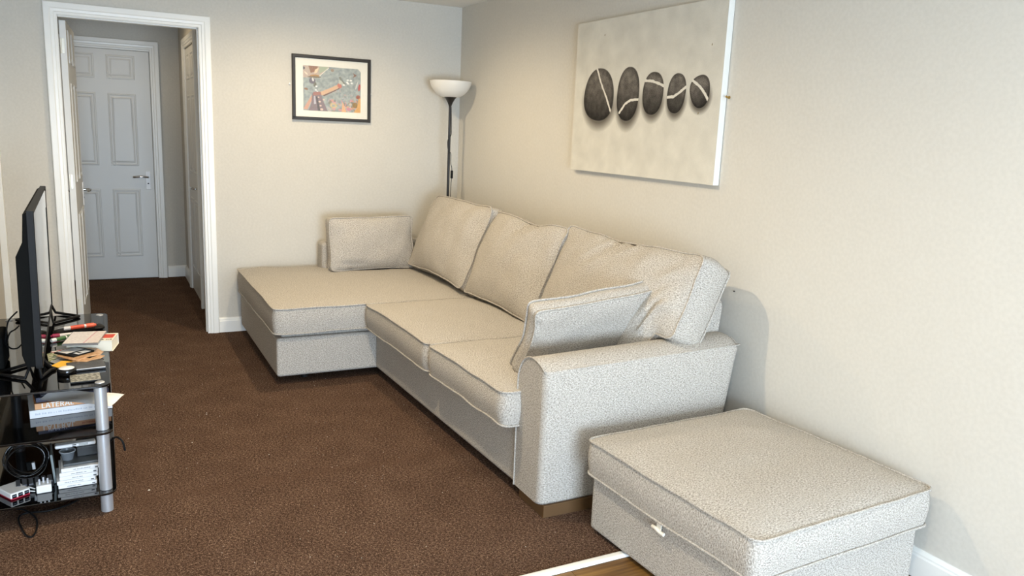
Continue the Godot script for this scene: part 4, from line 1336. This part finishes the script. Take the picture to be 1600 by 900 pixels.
	var shut := put("shutter", rbox(Vector3(0.056, 0.0008, 0.030), 0.0002, 1), col(Color8(226, 228, 230), 0.3), n, xf(Vector3(0.004, 0.0063, 0.034)))
	put("slot", rbox(Vector3(0.010, 0.0006, 0.021), 0.0002, 1), M.black, shut, xf(Vector3(-0.012, 0.0004, 0.0)))
	# black jar with white lid
	var j := thing("small_jar", "small round black jar with a white lid", "jar", Vector3(-2.573, Y, 2.395))
	put("body", lathe([Vector2(0, 0), Vector2(0.030, 0), Vector2(0.032, 0.003), Vector2(0.032, 0.020), Vector2(0.030, 0.023), Vector2(0.026, 0.0235), Vector2(0, 0.0235)], 32), M.black_gloss, j)
	put("lid", lathe([Vector2(0, 0.0275), Vector2(0.020, 0.0265), Vector2(0.0255, 0.0240), Vector2(0.0255, 0.0230), Vector2(0, 0.0230)], 32), M.white_plastic, j)
	# photo coaster at the near corner
	var c := thing("photo_coaster", "square coaster with a grey leaf photograph at the stand corner", "coaster", Vector3(-2.512, Y, 2.478), 0.06)
	put("board", rbox(Vector3(0.098, 0.006, 0.092), 0.0015, 1), M.black, c, xf(Vector3(0, 0.003, 0)))
	put("print", rbox(Vector3(0.096, 0.0008, 0.090), 0.0003, 1), print_mat(84, Color8(92, 92, 84), Color8(158, 157, 148)), c, xf(Vector3(0, 0.0063, 0)))

func print_mat(seed_value: int, a: Color, b: Color) -> StandardMaterial3D:
	var im := noise_image(seed_value, 0.05, 3, 128, 128)
	var m := mat(Color.WHITE, 0.4)
	m.albedo_texture = tex(ramp_image(im, im, im, 1, 1, 1, [[0.0, a], [0.45, a.lerp(b, 0.3)], [0.55, b], [1.0, b.lightened(0.15)]]))
	planar(m, false, 9.0)
	return m

func inlay_texture() -> ImageTexture:
	var im := Image.create(160, 140, false, Image.FORMAT_RGB8)
	var n := noise_image(91, 0.06, 3, 160, 140)
	for y in 140:
		for x in 160:
			var a := n.get_pixel(x, y).r - 0.5
			var c := Color(0.90 + a * 0.12, 0.87 + a * 0.14, 0.86 + a * 0.12)
			if absi(x - 104 + int((y - 70) * 0.15)) < 4:
				c = c.lerp(Color(0.78, 0.48, 0.56), 0.6)
			if x < 90 and y % 14 < 3 and (x * 7 + y * 3) % 23 < 15:
				c = c.lerp(Color(0.62, 0.66, 0.80), 0.5)
			if x > 112 and x % 7 < 2:
				c = c.lerp(Color(0.84, 0.70, 0.66), 0.6)
			im.set_pixel(x, y, c)
	return tex(im)

func middle_shelf() -> void:
	var Y := 0.3180
	var turn := 0.10
	var b1 := book("hardback_book", "thick white book at the bottom of the stack on the shelf", Vector3(-2.578, Y, 2.225), turn, Vector3(0.275, 0.031, 0.20), Color8(236, 236, 238), Color8(244, 244, 246))
	put("spine_text", print_marks(0.21, 0.007, 6), col(Color8(206, 210, 220)), b1, xf(Vector3(-0.015, 0.0155, 0.1010)))
	var b2 := book("lateral_book", "orange-spined book lettered LATERAL in the shelf stack", Vector3(-2.572, Y + 0.0310, 2.222), turn, Vector3(0.252, 0.022, 0.19), Color8(214, 148, 96), Color8(224, 166, 116))
	put("spine_text", text_mesh("LATERAL", 0.019, 0.0006), col(Color8(246, 240, 232)), b2, xf(Vector3(-0.052, 0.0115, 0.0961)))
	put("spine_text", print_marks(0.05, 0.007, 7), col(Color8(190, 96, 60)), b2, xf(Vector3(0.050, 0.013, 0.0961)))
	var b3 := book("navy_book", "dark navy book on top of the shelf stack", Vector3(-2.575, Y + 0.0530, 2.212), turn + 0.05, Vector3(0.245, 0.018, 0.17), Color8(26, 28, 48), Color8(34, 38, 66))
	put("spine_text", print_marks(0.06, 0.007, 8), col(Color8(170, 178, 205)), b3, xf(Vector3(-0.060, 0.009, 0.0861)))
	put("cover_text", text_mesh("LATERAL", 0.024, 0.0006), col(Color8(176, 182, 205)), b3, xf(Vector3(-0.093, 0.0183, 0.0), Vector3(-90, 90, 0)))
	# white sheet of paper on the books, poking out past the leg
	var t := thing("paper_sheet", "loose white sheet of paper lying on the shelf books", "paper", Vector3(-2.528, Y + 0.0715, 2.372), -0.42)
	var st := SurfaceTool.new()
	st.begin(Mesh.PRIMITIVE_TRIANGLES)
	st.set_smooth_group(1)
	var rows := []
	for j in 9:
		var row := []
		for i in 13:
			var u := i / 12.0 - 0.5
			var v := j / 8.0 - 0.5
			row.append(Vector3(u * 0.252, 0.001 + 0.012 * pow(absf(u * 2.0), 3.0) * (1.0 if u < 0 else -0.9) + 0.003 * sin(v * 5.0 + u * 7.0), v * 0.125))
		rows.append(row)
	for s in [0.0, -0.0004]:
		for j in 8:
			for i in 12:
				var o := Vector3(0, s, 0)
				quad(st, rows[j][i] + o, rows[j][i + 1] + o, rows[j + 1][i + 1] + o, rows[j + 1][i] + o)
	st.generate_normals()
	put("sheet", st.commit(), M.paper, t, xf(Vector3(0, 0.004, 0)))

func lower_shelf() -> void:
	var Y := 0.0855
	# stack of slim white game cases
	var offs := [[0.000, 0.0], [-0.005, 0.02], [0.006, -0.01], [0.005, 0.01], [0.012, 0.0]]
	var y := Y
	for k in 5:
		var h := 0.0155
		var g := thing("game_case", ["white game case at the bottom of the shelf stack", "second white game case from the shelf glass", "middle white game case of the shelf stack", "fourth white game case from the shelf glass", "top white game case under the clear tub"][k], "case", Vector3(-2.562 + offs[k][0], y, 2.412), offs[k][1] + 0.05, "white game cases on the lower shelf")
		put("shell", rbox(Vector3(0.125, h - 0.0006, 0.135), 0.002, 2), M.white_plastic, g, xf(Vector3(0, h * 0.5, 0)))
		put("inlay_text", print_marks([0.045, 0.06, 0.035, 0.05, 0.055][k], 0.0036, 20 + k), col(Color8(120, 124, 132)), g, xf(Vector3(-0.012 + 0.004 * k, h * 0.5, 0.0677)))
		put("clip", rbox(Vector3(0.010, 0.004, 0.0006), 0.0002, 1), col(Color8(60, 62, 66)), g, xf(Vector3(0.052, h * 0.35, 0.0676)))
		y += h
	# grey-green cases further back, a clear tub, and a controller on top
	var dk := thing("dark_case", "dark grey case on the stacked white game cases", "case", Vector3(-2.545, y, 2.40), 0.06)
	put("shell", rbox(Vector3(0.12, 0.010, 0.125), 0.002, 1), col(Color8(72, 76, 78), 0.3), dk, xf(Vector3(0, 0.005, 0)))
	put("seam", rbox(Vector3(0.118, 0.001, 0.001), 0.0003, 1), col(Color8(120, 124, 126)), dk, xf(Vector3(0, 0.006, 0.0624)))
	y += 0.010
	var tub := thing("clear_tub", "small grey translucent tub standing on the game cases", "tub", Vector3(-2.588, y, 2.415))
	put("wall", lathe([Vector2(0, 0.0), Vector2(0.018, 0), Vector2(0.024, 0.028), Vector2(0.027, 0.030), Vector2(0.027, 0.033), Vector2(0.022, 0.033), Vector2(0.016, 0.004), Vector2(0, 0.004)], 24), col(Color8(104, 110, 116), 0.2), tub)
	put("rim", lathe([Vector2(0.024, 0.0315), Vector2(0.028, 0.0315), Vector2(0.028, 0.0335), Vector2(0.024, 0.0335), Vector2(0.024, 0.0315)], 24), col(Color8(150, 156, 162), 0.2), tub)
	var bx := thing("dark_box", "dark box holding up the white remote beside the tub", "box", Vector3(-2.535, y, 2.355), 0.06)
	put("carton", rbox(Vector3(0.075, 0.036, 0.10), 0.002, 1), col(Color8(44, 45, 46), 0.4), bx, xf(Vector3(0.012, 0.018, 0)))
	put("lid_flap", rbox(Vector3(0.070, 0.001, 0.095), 0.0003, 1), col(Color8(58, 60, 61), 0.4), bx, xf(Vector3(0.012, 0.0365, 0)))
	y += 0.0375
	var rm := thing("white_remote", "white game remote lying across the top of the case stack", "remote", Vector3(-2.562, y, 2.385), 0.06)
	put("shell", rbox(Vector3(0.135, 0.014, 0.034), 0.006, 3), M.white_plastic, rm, xf(Vector3(0, 0.007, 0)))
	put("button", rbox(Vector3(0.013, 0.003, 0.002), 0.0005, 1), M.black, rm, xf(Vector3(-0.004, 0.010, 0.0170)))
	put("button", rbox(Vector3(0.011, 0.003, 0.002), 0.0005, 1), M.black, rm, xf(Vector3(-0.005, 0.004, 0.0170)))
	put("grey_band", rbox(Vector3(0.040, 0.0125, 0.0345), 0.0055, 3), col(Color8(186, 188, 184), 0.4), rm, xf(Vector3(0.026, 0.0072, 0)))
	var sl := thing("upright_sleeve", "thin grey plastic sleeve standing left of the white cases", "sleeve", Vector3(-2.640, Y, 2.36), 0.05)
	put("panel", rbox(Vector3(0.006, 0.115, 0.125), 0.002, 1), col(Color8(96, 108, 110), 0.25), sl, xf(Vector3(0, 0.0575, 0), Vector3(0, 0, 4)))
	put("edge", rbox(Vector3(0.0075, 0.112, 0.002), 0.0006, 1), col(Color8(134, 144, 146), 0.3), sl, xf(Vector3(0, 0.0575, 0.0622), Vector3(0, 0, 4)))
	# coil of black cable standing on its edge
	var coil := thing("cable_coil", "tangled coil of black cable on the lower shelf", "cable", Vector3(-2.728, Y, 2.34), 0.0)
	for k in 5:
		var path := []
		var rr := 0.058 + rng.randf_range(-0.008, 0.008)
		var ph := rng.randf_range(0, TAU)
		for i in 28:
			var a := TAU * i / 28.0
			var r2 := rr * (1.0 + 0.08 * sin(a * 2.0 + ph))
			path.append(Vector3(cos(a) * r2 * 1.12, 0.078 + sin(a) * r2, 0.012 * sin(a + ph) + (k - 2) * 0.009 - 0.02 * sin(a)))
		put("loop", tube(path, 0.0036, 7, true), M.black_gloss, coil)
	put("connector", rbox(Vector3(0.016, 0.032, 0.012), 0.002, 1), M.black_matte, coil, xf(Vector3(0.012, 0.062, 0.032), Vector3(0, 0, 4)))
	put("connector_tip", rbox(Vector3(0.010, 0.026, 0.0125), 0.001, 1), M.steel, coil, xf(Vector3(0.026, 0.062, 0.032), Vector3(0, 0, 4)))
	# low slotted adaptor strip
	var ad := thing("adaptor_strip", "black ribbed adaptor strip in front of the cable coil", "adaptor", Vector3(-2.700, Y, 2.425), 0.10)
	put("body", rbox(Vector3(0.125, 0.022, 0.06), 0.003, 1), M.black, ad, xf(Vector3(0, 0.011, 0)))
	for k in 6:
		put("rib", rbox(Vector3(0.014, 0.006, 0.058), 0.001, 1), col(Color8(88, 92, 100), 0.4), ad, xf(Vector3(-0.050 + k * 0.020, 0.0238, 0.001)))
	# little computer in a white and red case
	var pi := thing("mini_computer", "tiny white and red computer box with three ports", "computer", Vector3(-2.762, Y, 2.462), 0.55)
	put("tray", rbox(Vector3(0.066, 0.006, 0.094), 0.002, 2), col(Color8(176, 34, 60), 0.4), pi, xf(Vector3(0, 0.003, 0)))
	put("lid", rbox(Vector3(0.067, 0.021, 0.095), 0.004, 3), M.white_plastic, pi, xf(Vector3(0, 0.0142, 0)))
	for k in 3:
		var pt := put("port", rbox(Vector3(0.0155, 0.014, 0.003), 0.001, 1), M.black, pi, xf(Vector3(-0.021 + k * 0.021, 0.0125, 0.0468)))
		put("contact", rbox(Vector3(0.010, 0.003, 0.001), 0.0003, 1), col(Color8(120, 130, 150), 0.3), pt, xf(Vector3(0, 0.001, 0.0018)))
	# three-pin plug lying on its back
	var pg := thing("power_plug", "white three-pin plug with its pins pointing up", "plug", Vector3(-2.667, Y, 2.472), 0.08)
	put("body", rbox(Vector3(0.048, 0.030, 0.046), 0.004, 3), M.white_plastic, pg, xf(Vector3(0, 0.015, 0)))
	for k in 3:
		put("pin", rbox(Vector3(0.0065, 0.020, 0.005), 0.001, 1), M.steel, pg, xf(Vector3(-0.013 + k * 0.013, 0.039, -0.008 if k == 1 else 0.006)))
	var wc := put("white_lead", join([[tube(smooth_path([Vector3(-0.035, 0.012, 0.0), Vector3(-0.055, 0.016, -0.015), Vector3(-0.075, 0.022, -0.03), Vector3(-0.09, 0.012, -0.05)]), 0.0022, 6), Transform3D.IDENTITY], [tube(smooth_path([Vector3(-0.035, 0.004, 0.004), Vector3(-0.055, 0.006, -0.004), Vector3(-0.072, 0.010, -0.012), Vector3(-0.09, 0.016, -0.035)]), 0.0022, 6), Transform3D.IDENTITY]]), M.white_plastic, self, xf(Vector3(-2.660, Y, 2.472)))
	tag(wc, "white lead trailing between the plug and the tiny computer", "cable")

func floor_details() -> void:
	var c := put("floor_cable", tube(smooth_path([Vector3(-2.86, 0.004, 2.40), Vector3(-2.80, 0.012, 2.42), Vector3(-2.74, 0.02, 2.46), Vector3(-2.695, 0.012, 2.53), Vector3(-2.688, 0.004, 2.60), Vector3(-2.697, 0.004, 2.655), Vector3(-2.715, 0.004, 2.645), Vector3(-2.735, 0.004, 2.58), Vector3(-2.75, 0.006, 2.50), Vector3(-2.73, 0.008, 2.47), Vector3(-2.66, 0.006, 2.475), Vector3(-2.60, 0.005, 2.45), Vector3(-2.555, 0.004, 2.40), Vector3(-2.53, 0.004, 2.32)]), 0.0034, 7), M.black)
	tag(c, "black cable looped on the carpet under the television stand", "cable")
	var s := put("wrist_strap", tube(smooth_path([Vector3(-2.445, 0.20, 2.36), Vector3(-2.428, 0.222, 2.38), Vector3(-2.415, 0.225, 2.40), Vector3(-2.402, 0.21, 2.41), Vector3(-2.396, 0.175, 2.41)]), 0.004, 7), M.black)
	tag(s, "black strap end hanging out beside the silver front leg", "strap")
	# crumbs and lint on the carpet
	var bit := rbox(Vector3(0.004, 0.002, 0.003), 0.0008, 1)
	var list := []
	for i in 170:
		var p := Vector3(rng.randf_range(-2.4, -1.0), 0.002, rng.randf_range(0.6, 3.5))
		var sc := rng.randf_range(0.35, 0.85)
		list.append([bit, Transform3D(Basis.from_euler(Vector3(0, rng.randf_range(0, TAU), 0)).scaled(Vector3.ONE * sc), p)])
	for q in [[-2.32, 2.42, 2.6], [-2.02, 1.63, 1.6], [-2.12, 1.98, 1.4], [-1.83, 2.24, 1.3]]:
		list.append([bit, Transform3D(Basis.from_euler(Vector3(0, 1.2, 0)).scaled(Vector3(q[2], 1, q[2])), Vector3(q[0], 0.002, q[1]))])
	var o := put("carpet_lint", join(list), col(Color8(214, 206, 192), 0.9))
	o.set_meta("kind", "stuff")
	tag(o, "pale lint and crumbs scattered over the brown carpet", "lint")
